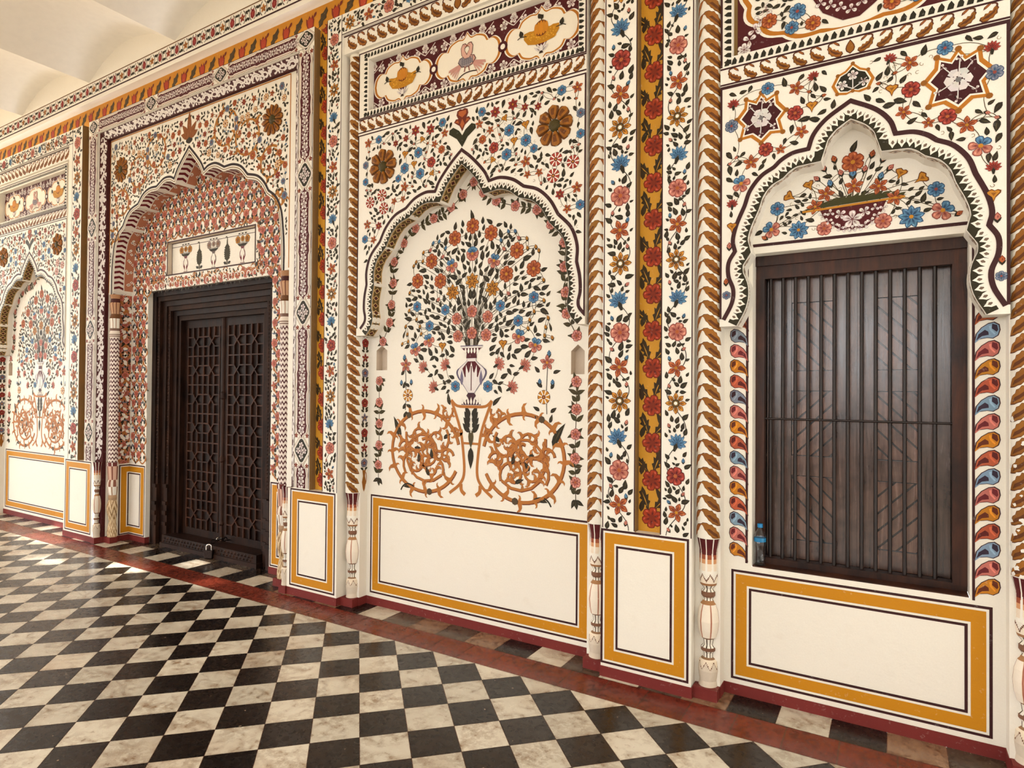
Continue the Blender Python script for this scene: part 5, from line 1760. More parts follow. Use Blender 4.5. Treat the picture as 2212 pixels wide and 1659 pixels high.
for k in range(-5, 6):
    t = k / 5
    sprig_white(P, b0 + t * .15, 2.745 + .095 * t * t, .022, RN, -t, 3)
sprig_white(P, b0, 2.80, .05, RN, 0, 5)
for s_ in (-1, 1): sprig_white(P, b0 + s_ * .06, 2.835, .03, RN, s_, 4); sprig_white(P, b0 + s_ * .11, 2.85, .022, RN, 0, 3)
P.poly([(b0 - .255, 2.868), (b0 + .25, 2.884), (b0 + .25, 2.895), (b0 - .255, 2.88)], c(196, 132, 34), 5)
P.poly([(b0 - .245, 2.882), (b0 + .26, 2.898), (b0 + .12, 2.925), (b0, 2.93), (b0 - .14, 2.915)], c(62, 60, 24), 3)
for k in range(13):
    leaf(P, b0 - .21 + k * .035, 2.89 + (.02 if 2 < k < 11 else 0), -.9, .05, .022, RN, c(62, 60, 24))
fixed = [('rlily', -.186, 3.115, .065, 0), ('lily', -.463, 2.774, .06, .5), ('gwheel', .086, 2.769, .0, 0)]
FX = [('orose', -.186, 3.12, .06, 0), ('star8b', -.463, 2.774, .055, 0), ('star8b', .09, 2.775, .062, 0), ('mixed', .23, 2.79, .052, -.9), ('mixed', -.611, 2.795, .05, .9), ('daisy', .2, 2.906, .042, 0), ('daisy', -.578, 2.914, .042, 0),
      ('star5', -.376, 2.867 + .03, .046, .3), ('star5', .016, 2.89, .046, -.3), ('star5', -.18, 2.985, .05, 0), ('star5', -.06, 2.965, .048, .3), ('star5', -.322, 2.963, .048, -.3),
      ('trumpet', -.408, 3.025, .034, .4), ('trumpet', .041, 3.017, .034, -.4), ('trumpet', .136, 2.975, .036, -1.0), ('trumpet', -.512, 2.976, .036, 1.0), ('rose', -.329, 2.765, .042, 0), ('rose', -.04, 2.77, .044, 0),
      ('obud', -.091, 3.149, .024, -.3), ('obud', -.28, 3.155, .024, .3), ('bud', -.037, 3.114, .024, -.5), ('bud', -.334, 3.113, .024, .5), ('bud', -.369, 3.058, .022, .8), ('bud', -.246, 3.071, .022, .3), ('bud', -.127, 3.072, .022, -.3), ('bud', -.005, 3.058, .022, -.8), ('bbud', -.186, 3.058, .03, 0), ('bbud', -.3, 3.02, .024, .3), ('bbud', -.05, 3.02, .024, -.3),
      ('obud', .3, 2.765, .02, -1), ('obud', -.65, 2.75, .02, 1)]
FLOWERS['star8b'] = lambda P, x, z, r, R, a: star5(P, x, z, r, R, a, BLUE, BLUED, 9)
def bask_in(x, z, r):
    d = abs(x - b0)
    if d < .19 and z < 2.93: return False
    return z > 2.745 + r and z + r < 3.19 - d * .78 and d < .5
for k_, x, z, r, a in FX:
    P.stroke(curve((b0 + (x - b0) * .25, 2.92), (b0 + (x - b0) * .6, 2.93 + (z - 2.9) * .3), (x, z)), .0035, LEAF2, 1)
scatter(P, bask_in, (b0 - .5, b0 + .5, 2.74, 3.2), RN, ['obud'], None, 0, (.02, .02), .05, fixed=FX, leaf_tries=2600, leaf_ang=lambda x, z: -atan2(x - b0, max(.08, z - 2.8)), tendril=True)
leaf(P, b0, 3.17, 0, .07, .035, RN)
part(mb, 'basket_mural', 'painting of a dark flower basket in the arch above the barred window')

# ------------------------------------------------------------------ the far bay repeats the vase bay's painting
for o in list(wall.children):
    lb = o.get('label')
    if o in (dado_c, bc_, sp_c, fr1, fr2, dn1, fp, mu, ga, rt):
        d = o.copy(); COL.objects.link(d); d.location.x += BAY_DX
        d['label'] = {'dado_panel': 'white dado panel in ochre frame at the far left of the photo', 'arch_border': 'lobed arch border over the far left vase painting',
                      'spandrel_painting': 'flower painted spandrels of the far left bay', 'dentil_border': 'border of dark teeth round the far left pumpkin panel',
                      'fruit_panel': 'far left recessed panel with pumpkin dishes and birds', 'vase_mural': 'far left wall painting of a vase bouquet on scroll wheels',
                      'rose_garland': 'garland of pink roses in the far left bay', 'return_painting': 'painted return of the far left niche',
                      'leaf_frieze': 'brown leaf moulding along the top of the far left bay' if o is fr1 else 'brown leaf moulding under the far left pumpkin panel'}[d.name.split('.')[0]]

# ------------------------------------------------------------------ engaged leaf columns with painted balusters
BAL = [(.066, .055), (.10, .05), (.16, .058), (.215, .052), (.235, .03), (.26, .03), (.275, .042), (.295, .042), (.31, .028), (.345, .034), (.356, .047), (.40, .059), (.455, .064), (.51, .058), (.553, .045), (.565, .035), (.585, .028), (.605, .041), (.63, .041), (.645, .028), (.668, .046), (.682, .05), (.74, .056), (.80, .052), (.88, .052), (.95, .066)]
BRN = c(122, 84, 62); CREAM = c(246, 228, 204)
def fine(prof, step=.008):
    out = []
    for i in range(len(prof) - 1):
        (za, ra), (zb, rb) = prof[i], prof[i + 1]
        n = max(1, int((zb - za) / step))
        for k in range(n): out.append((za + (zb - za) * k / n, ra + (rb - ra) * k / n))
    return out + [prof[-1]]
def bal_col(th, z, worn=False):
    pet = lambda n, ph=0: abs(((th / (2 * pi) * n + ph) % 1) - .5) * 2    # 0 at petal axis, 1 at edge
    if z > .90 - .02 * pet(9): 
        return WHITE if pet(9) > .8 else c(88, 22, 26)
    if z > .76:
        if pet(9) > .84 - (.9 - z) * 1.6: return WHITE
        t = (z - .78) / .12
        if t > .62: return c(96, 28, 28)
        if t > .4: return c(164, 84, 52)
        if t > .18: return c(222, 160, 112)
        return CREAM
    if z > .684:
        zz = .735 - .04 * pet(7)
        if abs(z - zz) < .006: return BRN
        return WHITE if z > zz else c(250, 236, 216)
    if z > .664: return c(168, 118, 78)
    if .598 < z < .636: return c(132, 92, 70)
    if z > .57: return WHITE if pet(10) < .7 else c(86, 70, 50)
    if z > .552: return c(178, 128, 84)
    if z > .357:
        if pet(6, .5) > .93: return c(140, 58, 40)
        if pet(6, .5) > .86: return c(220, 170, 140)
        return c(252, 240, 222)
    if z > .343: return c(150, 104, 74)
    if .268 < z < .302: return c(132, 92, 70)
    if z > .238: return WHITE if pet(10) < .7 else c(86, 70, 50)
    if z > .222: return c(150, 112, 80)
    zz = .165 + .045 * pet(7)
    if z > zz: return c(246, 230, 206) if abs(z - zz) > .007 else BRN
    return c(226, 212, 192)

def leaf_column(xc, yc, mirror, label, big_right=True):
    t = tag(empty('engaged_column', (xc, yc - COLR, 0)), label, 'column', 'leaf painted columns beside the bays')
    off = Vector((-xc, -(yc - COLR), 0))
    def add(mb, nm, lab=None, smooth=False):
        mb.v = [(a - xc, b - (yc - COLR), z) for a, b, z in mb.v]
        return tag(mb.build(nm, M_PAINT, t, smooth), lab)
    mb = MB()
    n = 24
    mb.lathe(xc, yc, [(.952, COLR), (4.68, COLR)], WHITE, n, -pi / 2, pi / 2)
    mb.poly([(xc + sin(a) * COLR, yc - cos(a) * COLR, .952) for a in [-pi/2 + pi * k / 16 for k in range(17)]][::-1], WHITE)
    hw = COLR * pi / 2
    cuts = [-hw + 2 * hw * k / n for k in range(n + 1)]
    P = Painter(mb, lambda u, v, h=0: (xc + sin(u / COLR) * (COLR + h), yc - cos(u / COLR) * (COLR + h), v), cuts=cuts, clip=(-hw, hw, .956, 4.655))
    rnd = random.Random(int(abs(xc) * 1000))
    z = .96
    k = .083
    while z < 4.66:
        Q = P.at(-.006 if not mirror else .006, z, 0, 1, mirror)
        big = [(-.028, .078), (-.012, .089), (.012, .089), (.026, .08), (.042, .08), (.052, .066), (.066, .06), (.072, .042), (.09, .03), (.11, -.014), (.092, -.014), (.074, -.012), (.058, -.004), (.044, .0), (.034, .012), (.022, .02), (.012, .036), (.0, .046), (-.012, .07)]
        Q.poly(big, BRONZED, 1); 
        Q.poly([(u * .94 + .002, v * .92 + .004) for u, v in big], jit(c(152, 96, 30), rnd, .14), 2)
        Q.poly([(.012, .05), (.03, .034), (.05, .016), (.088, -.004), (.074, .022), (.05, .036), (.03, .054)], c(100, 54, 18), 3)
        sm = [(-.02, .082), (-.05, .076), (-.07, .054), (-.082, .024), (-.098, -.014), (-.074, .002), (-.06, .012), (-.054, .03), (-.042, .04), (-.034, .06)]
        Q.poly(sm, BRONZED, 1); Q.poly([(u * .96 - .001, v * .9 + .004) for u, v in sm], jit(c(158, 92, 34), rnd, .14), 2)
        z += k
    if xc > .5:
        for k in range(26):
            u_, v_, r_ = rnd.uniform(-hw, -.01), .96 + .75 * rnd.random() ** 1.6, rnd.uniform(.006, .018)
            P.poly([(u_ + r_ * rnd.uniform(.5, 1.3) * cos(q), v_ + r_ * rnd.uniform(.4, 1.0) * sin(q)) for q in [k2 * .7 for k2 in range(9)]], c(250, 246, 238), 4)
    add(mb, 'shaft')
    mb = MB(); mb.lathe(xc, yc, fine(BAL), bal_col, 72, -pi * .62, pi * .62); add(mb, 'baluster', 'swelling painted baluster with maroon lotus petals')
    mb = MB(); mb.box(xc - COLR, xc + COLR, yc - COLR - .004, yc + .02, 0, .067, SKIRT); add(mb, 'plinth', 'red painted plinth')
    return t
leaf_column(-3.925, .115, False, 'leaf painted half column at the left edge of the vase bay')
leaf_column(-1.675, .115, True, 'leaf painted half column at the right edge of the vase bay')
leaf_column(-.945, .10, False, 'leaf painted half column at the left edge of the barred window bay')
leaf_column(.565, .10, True, 'leaf painted half column at the right edge of the photo')

# door bay colonnettes
def colonnette(xc, label):
    yc, r = .158, .066
    t = tag(empty('colonnette', (xc, yc - r, 0)), label, 'column', 'chevron columns of the door bay')
    def add(mb, nm, lab=None):
        mb.v = [(a - xc, b - (yc - r), z) for a, b, z in mb.v]
        return tag(mb.build(nm, M_PAINT, t), lab)
    mb = MB()
    def chev(th, z):
        zz = z / .05 + .55 * abs(((th / (2 * pi) * 12) % 1) - .5) * 2
        return c(84, 26, 30) if (zz % 1) < .4 else c(246, 232, 222)
    mb.lathe(xc, yc, fine([(.94, r), (2.42, r * .97)], .006), chev, 96, -pi * .52, pi * .52)
    add(mb, 'shaft', 'shaft painted with maroon and white chevrons')
    mb = MB()
    def capc(th, z):
        pt = abs(((th / (2 * pi) * 12) % 1) - .5) * 2
        if z < 2.53: return c(128, 96, 80) if (z * 60) % 1 < .45 else c(244, 230, 214)
        if z < 2.64: return WHITE if pt < .72 else c(186, 150, 126)
        if z < 2.70: return c(112, 70, 36)
        if z < 2.83: return c(206, 160, 122) if pt < .75 else c(120, 62, 40)
        if z < 2.88: return c(70, 20, 18)
        return c(186, 136, 96)
    mb.lathe(xc, yc, fine([(2.42, .07), (2.47, .074), (2.50, .064), (2.53, .068), (2.60, .07), (2.645, .077), (2.66, .066), (2.70, .058), (2.76, .068), (2.82, .077), (2.835, .066), (2.88, .06), (2.905, .068), (2.928, .074)], .01), capc, 48, -pi * .52, pi * .52)
    add(mb, 'capital', 'stacked lotus capital')
    mb = MB()
    def basec(th, z):
        pt = abs(((th / (2 * pi) * 8) % 1) - .5) * 2
        if z > .9: return c(120, 54, 48) if pt < .8 else WHITE
        if z > .74: return c(226, 186, 164) if pt < .7 else c(150, 96, 78)
        if z > .66: return c(150, 96, 76) if pt < .5 else c(240, 226, 208)
        if z > .56: return WHITE if pt < .75 else c(176, 140, 110)
        if z > .5: return c(180, 146, 112)
        if z > .28: return c(226, 200, 160) if (pt + z * 9) % 1 < .6 else c(150, 116, 76)
        return c(232, 208, 168) if (pt * 1.3 + z * 12) % 1 < .6 else c(158, 122, 78)
    mb.lathe(xc, yc, fine([(.066, .064), (.12, .068), (.2, .058), (.24, .048), (.29, .055), (.36, .07), (.42, .075), (.47, .064), (.5, .054), (.53, .06), (.56, .055), (.6, .065), (.68, .075), (.71, .072), (.74, .062), (.8, .066), (.88, .072), (.945, .078)], .01), basec, 64, -pi * .52, pi * .52)
    add(mb, 'baluster', 'carved lotus baluster')
    mb = MB(); mb.box(xc - .07, xc + .07, yc - .075, yc + .008, 0, .067, SKIRT); add(mb, 'plinth', 'red painted plinth')
    return t
colonnette(-7.89, 'slim column with maroon chevrons left of the wooden door')
colonnette(-4.848, 'slim column right of the wooden door, half hidden behind the pier')
def small_bal(xc, yc, label):
    t = tag(empty('baluster_post', (xc, yc, 0)), label, 'column', 'small carved balusters of the door bay')
    mb = MB()
    k = .72
    mb.lathe(0, 0, fine([(z, r * k * 1.05) for z, r in BAL]), lambda th, z: tuple(v * .95 for v in bal_col(th, z)), 56, -pi * .7, pi * .7)
    mb.build('shaft', M_PAINT, t)
    mb = MB(); mb.box(-.045, .045, -.047, .03, 0, .067, SKIRT); tag(mb.build('plinth', M_PAINT, t), 'red painted plinth')
small_bal(-8.008, .028, 'small painted baluster under the scroll band left of the door')
small_bal(-4.665, .028, 'small painted baluster beside the pier right of the door')

# ------------------------------------------------------------------ plaster rosettes
def rosette(x, y, z, r, n, label, group):
    t = tag(empty('plaster_rosette', (x, y, z)), label, 'rosette', group)
    rnd = random.Random(int(abs(x * 100)))
    for k in range(n):
        a = k * 2 * pi / n + .1
        mb = MB()
        L0, L1 = r * .30, r * (1 + rnd.uniform(-.05, .03))
        W_ = r * .8 * sin(pi / n)
        N, Mx = 8, 6
        def pt(i, j):
            t_ = i / N; u_ = (j / Mx) * 2 - 1
            rad = L0 + (L1 - L0) * t_
            wv = W_ * (.34 + .66 * sin(pi * min(1, t_ * 1.02) ** 1.0 * .62)) if t_ < .8 else W_ * .97 * sqrt(max(0, 1 - ((t_ - .8) / .2) ** 2 * .93))
            hgt = .024 * (1 - u_ * u_) * (.35 + .65 * sin(pi * min(.92, t_ + .08))) + .002
            lx = u_ * wv
            return (cos(a) * rad - sin(a) * lx, -hgt, sin(a) * rad + cos(a) * lx)
        for i in range(N):
            for j in range(Mx):
                u_ = ((j + .5) / Mx) * 2 - 1
                col = jit(c(158, 98, 26) if abs(u_) < .7 else c(104, 60, 18), rnd, .1)
                if abs(u_) < .3 and 1 < i < 6: col = c(112, 62, 18)
                mb.quad(pt(i, j), pt(i, j + 1), pt(i + 1, j + 1), pt(i + 1, j), col)
        mb.f = [f[::-1] for f in mb.f]
        mb.build('petal', M_PAINT, t)
    mb = MB()
    rr = r * .3
    pr = [(0.0, rr), (.01, rr * .95), (.02, rr * .7), (.026, rr * .3)]
    for i in range(3):
        for k in range(16):
            a0, a1 = 2 * pi * k / 16, 2 * pi * (k + 1) / 16
            (h0, q0), (h1, q1) = pr[i], pr[i + 1]
            mb.quad((cos(a0)*q0, -h0, sin(a0)*q0), (cos(a1)*q0, -h0, sin(a1)*q0), (cos(a1)*q1, -h1, sin(a1)*q1), (cos(a0)*q1, -h1, sin(a0)*q1), c(74, 62, 24))
    mb.poly([(cos(2*pi*k/16)*pr[3][1], -pr[3][0], sin(2*pi*k/16)*pr[3][1]) for k in range(16)], c(74, 62, 24))
    tag(mb.build('center', M_PAINT, t), 'dark green flower centre')
    return t
g_ = 'gold plaster rosettes on the spandrels'
for (x, z, r), lb in zip(ROS_C, ('gold plaster rosette on the left spandrel of the vase bay', 'gold plaster rosette on the right spandrel of the vase bay')):
    rosette(x, YS, z, r, 8, lb, g_)
    rosette(x + BAY_DX, YS, z, r, 8, lb.replace('the vase bay', 'the far left bay'), g_)
for (x, z, r), lb in zip(ROS_D, ('many petalled rosette on the left spandrel over the door', 'many petalled rosette on the right spandrel over the door')):
    rosette(x, YD, z, r, 12, lb, g_)

# ------------------------------------------------------------------ carved wooden door
ONE = (1, 1, 1)
door = tag(empty('door_1', ((DO0 + DO1) / 2, .375, 0)), kind='structure')
door_off = (-(DO0 + DO1) / 2, -.375)
def dpart(mb, name, mat=M_DOOR, parent=None, label=None, smooth=False):
    mb.v = [(a + door_off[0], b + door_off[1], z) for a, b, z in mb.v]
    return tag(mb.build(name, mat, parent or door, smooth), label)
IX0, IX1, IZ1 = -7.13, -5.63, 2.62
mb = MB()
NS = 6
for k in range(NS):
    t0, t1 = k / NS, (k + 1) / NS
    ya = .375 + .026 * k; yb = ya + (.026 if k < NS - 1 else .12)
    xa0, xb0 = DO0 + (IX0 - DO0) * t0, DO0 + (IX0 - DO0) * t1
    xa1, xb1 = DO1 + (IX1 - DO1) * t0, DO1 + (IX1 - DO1) * t1
    za, zb = DOZ + (IZ1 - DOZ) * t0, DOZ + (IZ1 - DOZ) * t1
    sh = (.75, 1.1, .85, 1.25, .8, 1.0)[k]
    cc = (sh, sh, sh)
    lip = .012 if k % 2 else -.006
    w3 = (xb0 - xa0)
    mb.quad((xa0, ya, 0), (xb0, ya - lip, 0), (xb0, ya - lip, zb), (xa0, ya, za), cc)
    mb.quad((xb1, ya - lip, 0), (xa1, ya, 0), (xa1, ya, za), (xb1, ya - lip, zb), cc)
    mb.quad((xb0, ya - lip, zb), (xb1, ya - lip, zb), (xa1, ya, za), (xa0, ya, za), cc)
    mb.quad((xb0, ya - lip, 0), (xb0, yb, 0), (xb0, yb, zb), (xb0, ya - lip, zb), cc)
    mb.quad((xb1, yb, 0), (xb1, ya - lip, 0), (xb1, ya - lip, zb), (xb1, yb, zb), cc)
    mb.quad((xb0, yb, zb), (xb1, yb, zb), (xb1, ya - lip, zb), (xb0, ya - lip, zb), cc)
    if k in (1, 3):       # carved bead course
        zc = .8
        while zc < za - .06:
            for xx in ((xa0 + xb0) / 2, (xa1 + xb1) / 2):
                q = .016; yy = ya - lip * .5
                B = [(xx - q, yy, zc - q), (xx + q, yy, zc - q), (xx + q, yy, zc + q), (xx - q, yy, zc + q)]
                tip = (xx, yy - .012, zc)
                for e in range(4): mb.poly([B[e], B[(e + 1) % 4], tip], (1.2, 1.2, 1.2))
            zc += .04
        for sgn, xa_, xb_ in ((1, xa0, xb0), (-1, xa1, xb1)):   # little pilaster at the foot
            for zl, zh, d in ((.0, .22, .03), (.22, .26, .045), (.26, .34, .026), (.34, .39, .046), (.39, .46, .03), (.46, .5, .045), (.5, .66, .026), (.66, .7, .04)):
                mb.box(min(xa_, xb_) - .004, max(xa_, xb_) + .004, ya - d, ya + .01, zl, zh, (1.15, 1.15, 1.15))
mb.quad((DO0, .36, DOZ - .012), (DO1, .36, DOZ - .012), (DO1, .36, DOZ), (DO0, .36, DOZ), ONE)
dpart(mb, 'door_frame', label='stepped and carved dark wooden frame')
mb = MB()
mb.box(IX0 - .12, IX1 + .12, .345, .62, .0, .045, (1.2, 1.2, 1.2)); mb.box(IX0 - .1, IX1 + .1, .36, .62, .045, .13, ONE)
x = IX0 - .06
while x < IX1 + .05:
    for s_ in (0, 1):
        zz = .068 + s_ * .034
        B = [(x - .022 + s_*.025, .36, zz), (x + s_*.025, .36, zz - .02), (x + .022 + s_*.025, .36, zz), (x + s_*.025, .36, zz + .02)]
        for e in range(4): mb.poly([B[e], B[(e + 1) % 4], (x + s_*.025, .348, zz)], (1.35, 1.3, 1.25))
    x += .056
dpart(mb, 'threshold', label='carved wooden threshold')
LY = .565
def door_leaf(x0, x1):
    mb = MB()
    mb.box(x0, x1, LY, LY + .05, .13, IZ1, (.62, .6, .58))
    st = .07
    zb_, zt_ = .21, 2.53
    for a, b, za, zb in ((x0, x0 + st, .13, IZ1), (x1 - st, x1, .13, IZ1), (x0 + st, x1 - st, .13, zb_), (x0 + st, x1 - st, zt_, IZ1)):
        mb.box(a, b, LY - .016, LY, za, zb, (.8, .8, .8))
    lf = dpart(mb, 'door_leaf')
    mb = MB()
    a, b = x0 + st, x1 - st
    NR = 21
    rz = [zb_ + (zt_ - zb_) * k / NR for k in range(NR + 1)]
    xs = [a + (b - a) * k / 6 for k in range(7)]
    bw, bd = .015, .02
    yy = LY - .002
    cc = (2.0, 1.8, 1.6)
    for k in (0, 3, 6): mb.bar((xs[k], yy, zb_), (xs[k], yy, zt_), bw, bd, cc)
    for p, q in ((1, 2), (4, 5)):
        for r_ in range(NR):
            crossing = r_ % 3 == 1
            sw = ((r_ + 1) // 3) % 2
            if crossing:
                mb.bar((xs[p], yy, rz[r_]), (xs[q], yy, rz[r_ + 1]), bw, bd, cc); mb.bar((xs[q], yy, rz[r_]), (xs[p], yy, rz[r_ + 1]), bw, bd * .9, cc)
            else:
                mb.bar((xs[p], yy, rz[r_]), (xs[p], yy, rz[r_ + 1]), bw, bd, cc); mb.bar((xs[q], yy, rz[r_]), (xs[q], yy, rz[r_ + 1]), bw, bd, cc)
    for r_ in range(1, NR):
        if r_ % 3 == 0:
            mb.bar((a, yy, rz[r_]), (b, yy, rz[r_]), bw, bd * .95, cc)
        else:
            for i0, i1 in ((0, 1), (2, 4), (5, 6)):
                mb.bar((xs[i0], yy, rz[r_]), (xs[i1], yy, rz[r_]), bw, bd * .95, cc)
    dpart(mb, 'lattice', parent=lf, label='raised geometric lattice of thin bars')
    return lf
door_leaf(IX0, -6.39); door_leaf(-6.375, IX1)
mb = MB(); mb.lathe(-6.383, LY - .015, fine([(.13, .028), (.3, .022), (.32, .034), (.36, .02), (1.0, .024), (1.02, .034), (1.06, .034), (1.08, .022), (1.7, .024), (1.72, .034), (1.78, .034), (1.8, .022), (IZ1, .026)], .05), (1.3, 1.25, 1.2), 12)
dpart(mb, 'center_post', label='turned post covering the meeting of the leaves')
mb = MB(); mb.box(IX0 - .02, IX1 + .02, .64, .66, .1, 2.7, (.3, .3, .3)); dpart(mb, 'backing_board')

# padlock and chain at the threshold
lock = tag(empty('padlock', (-6.262, .318, 0)), 'dark metal padlock hanging on the floor in front of the wooden door threshold', 'padlock')
mb = MB()
mb.box(-.05, .05, -.022, .022, .004, .095, ONE)
import bmesh
def bevel(o, w, seg=2):
    md = o.modifiers.new('bevel', 'BEVEL'); md.width = w; md.segments = seg; md.limit_method = 'ANGLE'
    return o
def torus(mb, cx, cy, cz, R0, r0, ax, n=18, q=8, a0=0, a1=2 * pi, sy=1.0):
    """ring of tube radius r0; ax gives the two in-plane unit vectors"""
    e1, e2 = Vector(ax[0]), Vector(ax[1]); e3 = e1.cross(e2)
    def pt(i, j):
        a = a0 + (a1 - a0) * i / n; b = 2 * pi * j / q
        rad = e1 * cos(a) + e2 * sin(a) * sy
        nr = (e1 * cos(a) + e2 * sin(a)).normalized()
        p = Vector((cx, cy, cz)) + rad * R0 + nr * (r0 * cos(b)) + e3 * (r0 * sin(b))
        return tuple(p)
    for i in range(n):
        for j in range(q): mb.quad(pt(i, j), pt(i + 1, j), pt(i + 1, j + 1), pt(i, j + 1), ONE)
mb.v = [(a * (1 - .1 * (z < .02)), b, z) for a, b, z in mb.v]
bevel(mb.build('body', M_LOCK, lock, merge=True), .008, 3)
mb = MB()
for s_ in (-1, 1): mb.lathe(s_ * .028, 0, [(.09, .008), (.125, .008)], ONE, 10)
torus(mb, 0, 0, .125, .028, .008, ((1, 0, 0), (0, 0, 1)), 14, 8, 0, pi)
tag(mb.build('shackle', M_STEEL, lock, smooth=True), 'shiny steel shackle')
lock.rotation_euler = (0, 0, .5)
ch = tag(empty('door_chain', (-6.262, .318, .155)), 'short dark chain linking the padlock to the wooden door', 'chain')
p0, p1 = Vector((0, .03, .012)), Vector((.02, .222, .0))
for k in range(6):
    t_ = (k + .5) / 6
    p = p0.lerp(p1, t_) + Vector((0, 0, .028 * sin(pi * t_)))
    mb = MB()
    d = (p1 - p0).normalized()
    side = Vector((1, 0, 0)) if k % 2 else Vector((0, 0, 1))
    side = (side - d * side.dot(d)).normalized()
    torus(mb, *p, .02, .0055, (side, d), 16, 6, sy=1.35)
    mb.build('link', M_STEEL if k == 2 else M_LOCK, ch, smooth=True)

# ------------------------------------------------------------------ barred window
win = tag(empty('window_1', ((WX0 + WX1) / 2, .28, WZ0)), kind='structure')
woff = (-(WX0 + WX1) / 2, -.28, -WZ0)
def wpart(mb, name, mat, parent=None, label=None, smooth=False):
    mb.v = [(a + woff[0], b + woff[1], z + woff[2]) for a, b, z in mb.v]
    return tag(mb.build(name, mat, parent or win, smooth), label)
AX0, AX1, AZ0, AZ1 = -.664, .277, .825, 2.522
mb = MB()
G1 = (1, 1, 1)
mb.box(WX0 + .001, WX1 - .001, .285, .36, 2.60, WZ1 - .001, G1); mb.box(WX0 + .001, WX1 - .001, .305, .37, AZ1, 2.60, (1.1, 1.1, 1.1))
mb.box(WX0 + .001, AX0, .30, .37, WZ0 + .03, AZ1, G1); mb.box(AX1, WX1 - .001, .295, .37, WZ0 + .03, AZ1, (1.15, 1.1, 1.1))
mb.box(WX0 + .001, WX1 - .001, .30, .37, WZ0 + .004, AZ0, (.8, .8, .8))
bevel(wpart(mb, 'window_frame', M_FRAME), .004)
mb = MB(); mb.box(WX0 + .002, WX1 - .002, YB + .004, .5, WZ0 - .02, WZ0 + .004, (1.25, 1.2, 1.15)); wpart(mb, 'window_sill', M_FRAME)
# plaster seat under the sill
SY = .395
def diag_panel(x0, x1, z0, z1, sgn, pitch=.098):
    mb = MB()
    mb.box(x0, x1, SY + .014, SY + .03, z0, z1, (.18, .16, .15))
    k = -12
    while k < 24:
        c0 = k * pitch
        q = [(x0 - .5, c0 + sgn * -.5 * 1.0 + z0), (x1 + .5, c0 + z0 + sgn * (x1 - x0 + .5)), (x1 + .5, c0 + z0 + sgn * (x1 - x0 + .5) + pitch - .015), (x0 - .5, c0 + z0 - sgn * .5 + pitch - .015)]
        for ax, lo, s_ in ((0, x0 + .004, 1), (0, x1 - .004, -1), (1, z0 + .006, 1), (1, z1 - .006, -1)):
            if len(q) >= 3: q = clip_half(q, ax, lo, s_)
        if len(q) >= 3:
            f = RN.uniform(1.3, 2.1)
            ar = sum(q[i-1][0]*q[i][1] - q[i][0]*q[i-1][1] for i in range(len(q)))
            if ar < 0: q.reverse()
            mb.poly([(u, SY + .006, v) for u, v in q], (f, f * .98, f * .97))
            for i in range(len(q)):
                mb.poly([(q[i-1][0], SY + .006, q[i-1][1]), (q[i-1][0], SY + .014, q[i-1][1]), (q[i][0], SY + .014, q[i][1]), (q[i][0], SY + .006, q[i][1])], (f * .6,) * 3)
        k += 1
    return mb
RZ = [(2.378, 2.526), (1.841, 1.958), (1.327, 1.444), (.822, .932)]
PZ = [(1.958, 2.378), (1.444, 1.841), (.932, 1.327)]
def shutter(x0, x1, pa, pb, dirs):
    mb = MB()
    for k, (a, b) in enumerate(((x0, pa), (pb, x1))):
        f = (.95, 1.15)[k] if x0 < -.3 else (1.2, .9)[k]
        mb.box(a, b - .001, SY - .004, SY + .03, .822, 2.526, (f, f, f))
    for z0, z1 in RZ: mb.box(pa + .001, pb - .001, SY - .002, SY + .03, z0, z1, (RN.uniform(1.2, 1.6),) * 3)
    sh = bevel(wpart(mb, 'shutter', M_SHUT), .003, 1)
    for (z0, z1), d in zip(PZ, dirs): wpart(diag_panel(pa, pb, z0, z1, d), 'plank_panel', M_SHUT, sh)
    return sh
shutter(-.662, -.231, -.523, -.291, (-1, 1, -1)); shutter(-.172, .276, -.085, .144, (-1, -1, 1))
mb = MB(); mb.box(-.231, -.172, SY - .014, SY + .03, .822, 2.526, (1.05, 1.02, 1.0)); bevel(wpart(mb, 'meeting_strip', M_SHUT), .004)
mb = MB(); mb.box(WX0 + .001, WX1 - .001, .44, .46, WZ0 + .004, WZ1 - .001, (.3, .3, .3)); wpart(mb, 'backing_board', M_SHUT)
BY = .335
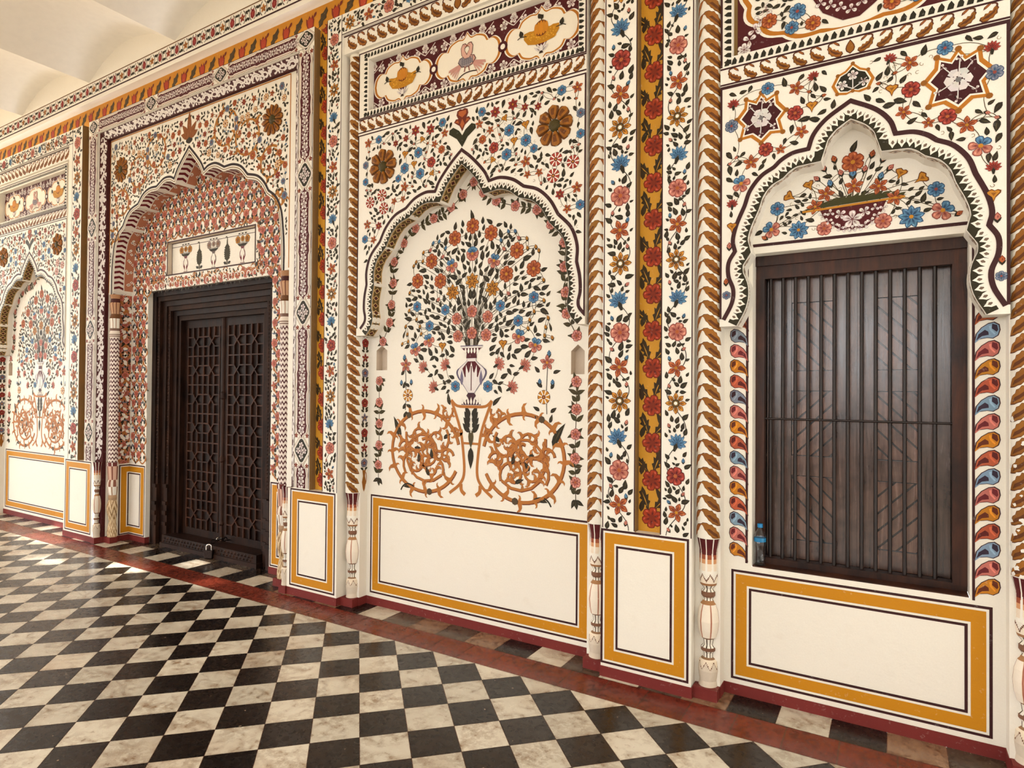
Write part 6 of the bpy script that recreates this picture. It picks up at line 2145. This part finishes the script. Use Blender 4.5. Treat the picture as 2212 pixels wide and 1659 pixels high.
for k in range(13):
    x = -.634 + .0697 * k
    mb = MB(); mb.lathe(x, BY, [(AZ0 - .005, .0105), (AZ1 + .005, .0105)], ONE, 10); wpart(mb, 'window_bar', M_IRON, smooth=True)
mb = MB()
for k in range(10):
    a0, a1 = 2 * pi * k / 10, 2 * pi * (k + 1) / 10
    P_ = lambda x, a: (x, BY - .012 + .0065 * cos(a), 1.668 + .0065 * sin(a))
    mb.quad(P_(AX0, a0), P_(AX0, a1), P_(AX1, a1), P_(AX1, a0), ONE)
wpart(mb, 'cross_bar', M_IRON, smooth=True)

# ------------------------------------------------------------------ water bottle on the sill
def plastic(name, col, **kw):
    mt, t, bs = new_mat(name)
    bs.inputs['Base Color'].default_value = (*col, 1)
    for k, v in kw.items(): bs.inputs[k].default_value = v
    return mt
M_PET = plastic('clear_plastic', (.93, .96, .98), Roughness=.06, IOR=1.33); M_PET.node_tree.nodes['Principled BSDF'].inputs['Transmission Weight'].default_value = 1.0
M_CAP = plastic('blue_cap', c(20, 128, 190, 1), Roughness=.4)
M_LAB = plastic('blue_label', c(24, 120, 172, 1), Roughness=.35)
bot = tag(empty('water_bottle', (-.676, .243, WZ0 + .0045)), 'clear water bottle with blue cap and band on the window sill', 'bottle')
def lat(prof, n=32):
    mb = MB(); mb.lathe(0, 0, prof, ONE, n); return mb
mb = lat([(0.0, .024), (.004, .031), (.02, .0335), (.05, .031), (.08, .0285), (.105, .031), (.125, .0345), (.14, .0345), (.143, .033), (.166, .033), (.169, .0345), (.178, .034), (.195, .027), (.21, .017), (.218, .0125), (.232, .0125)])
mb.disc(0, 0, 0, .024, ONE, 32, up=False)
o = mb.build('body', M_PET, bot, smooth=True)
md = o.modifiers.new('wall', 'SOLIDIFY'); md.thickness = .0011; md.offset = -1
tag(lat([(.1425, .0338), (.1665, .0338)]).build('label_band', M_LAB, bot, smooth=True), 'bright blue band round the bottle')
mb = lat([(.226, .0155), (.248, .0155)]); mb.disc(0, 0, .248, .0155, ONE, 32); mb.disc(0, 0, .226, .0155, ONE, 32, up=False)
tag(mb.build('cap', M_CAP, bot, smooth=True), 'blue screw cap')
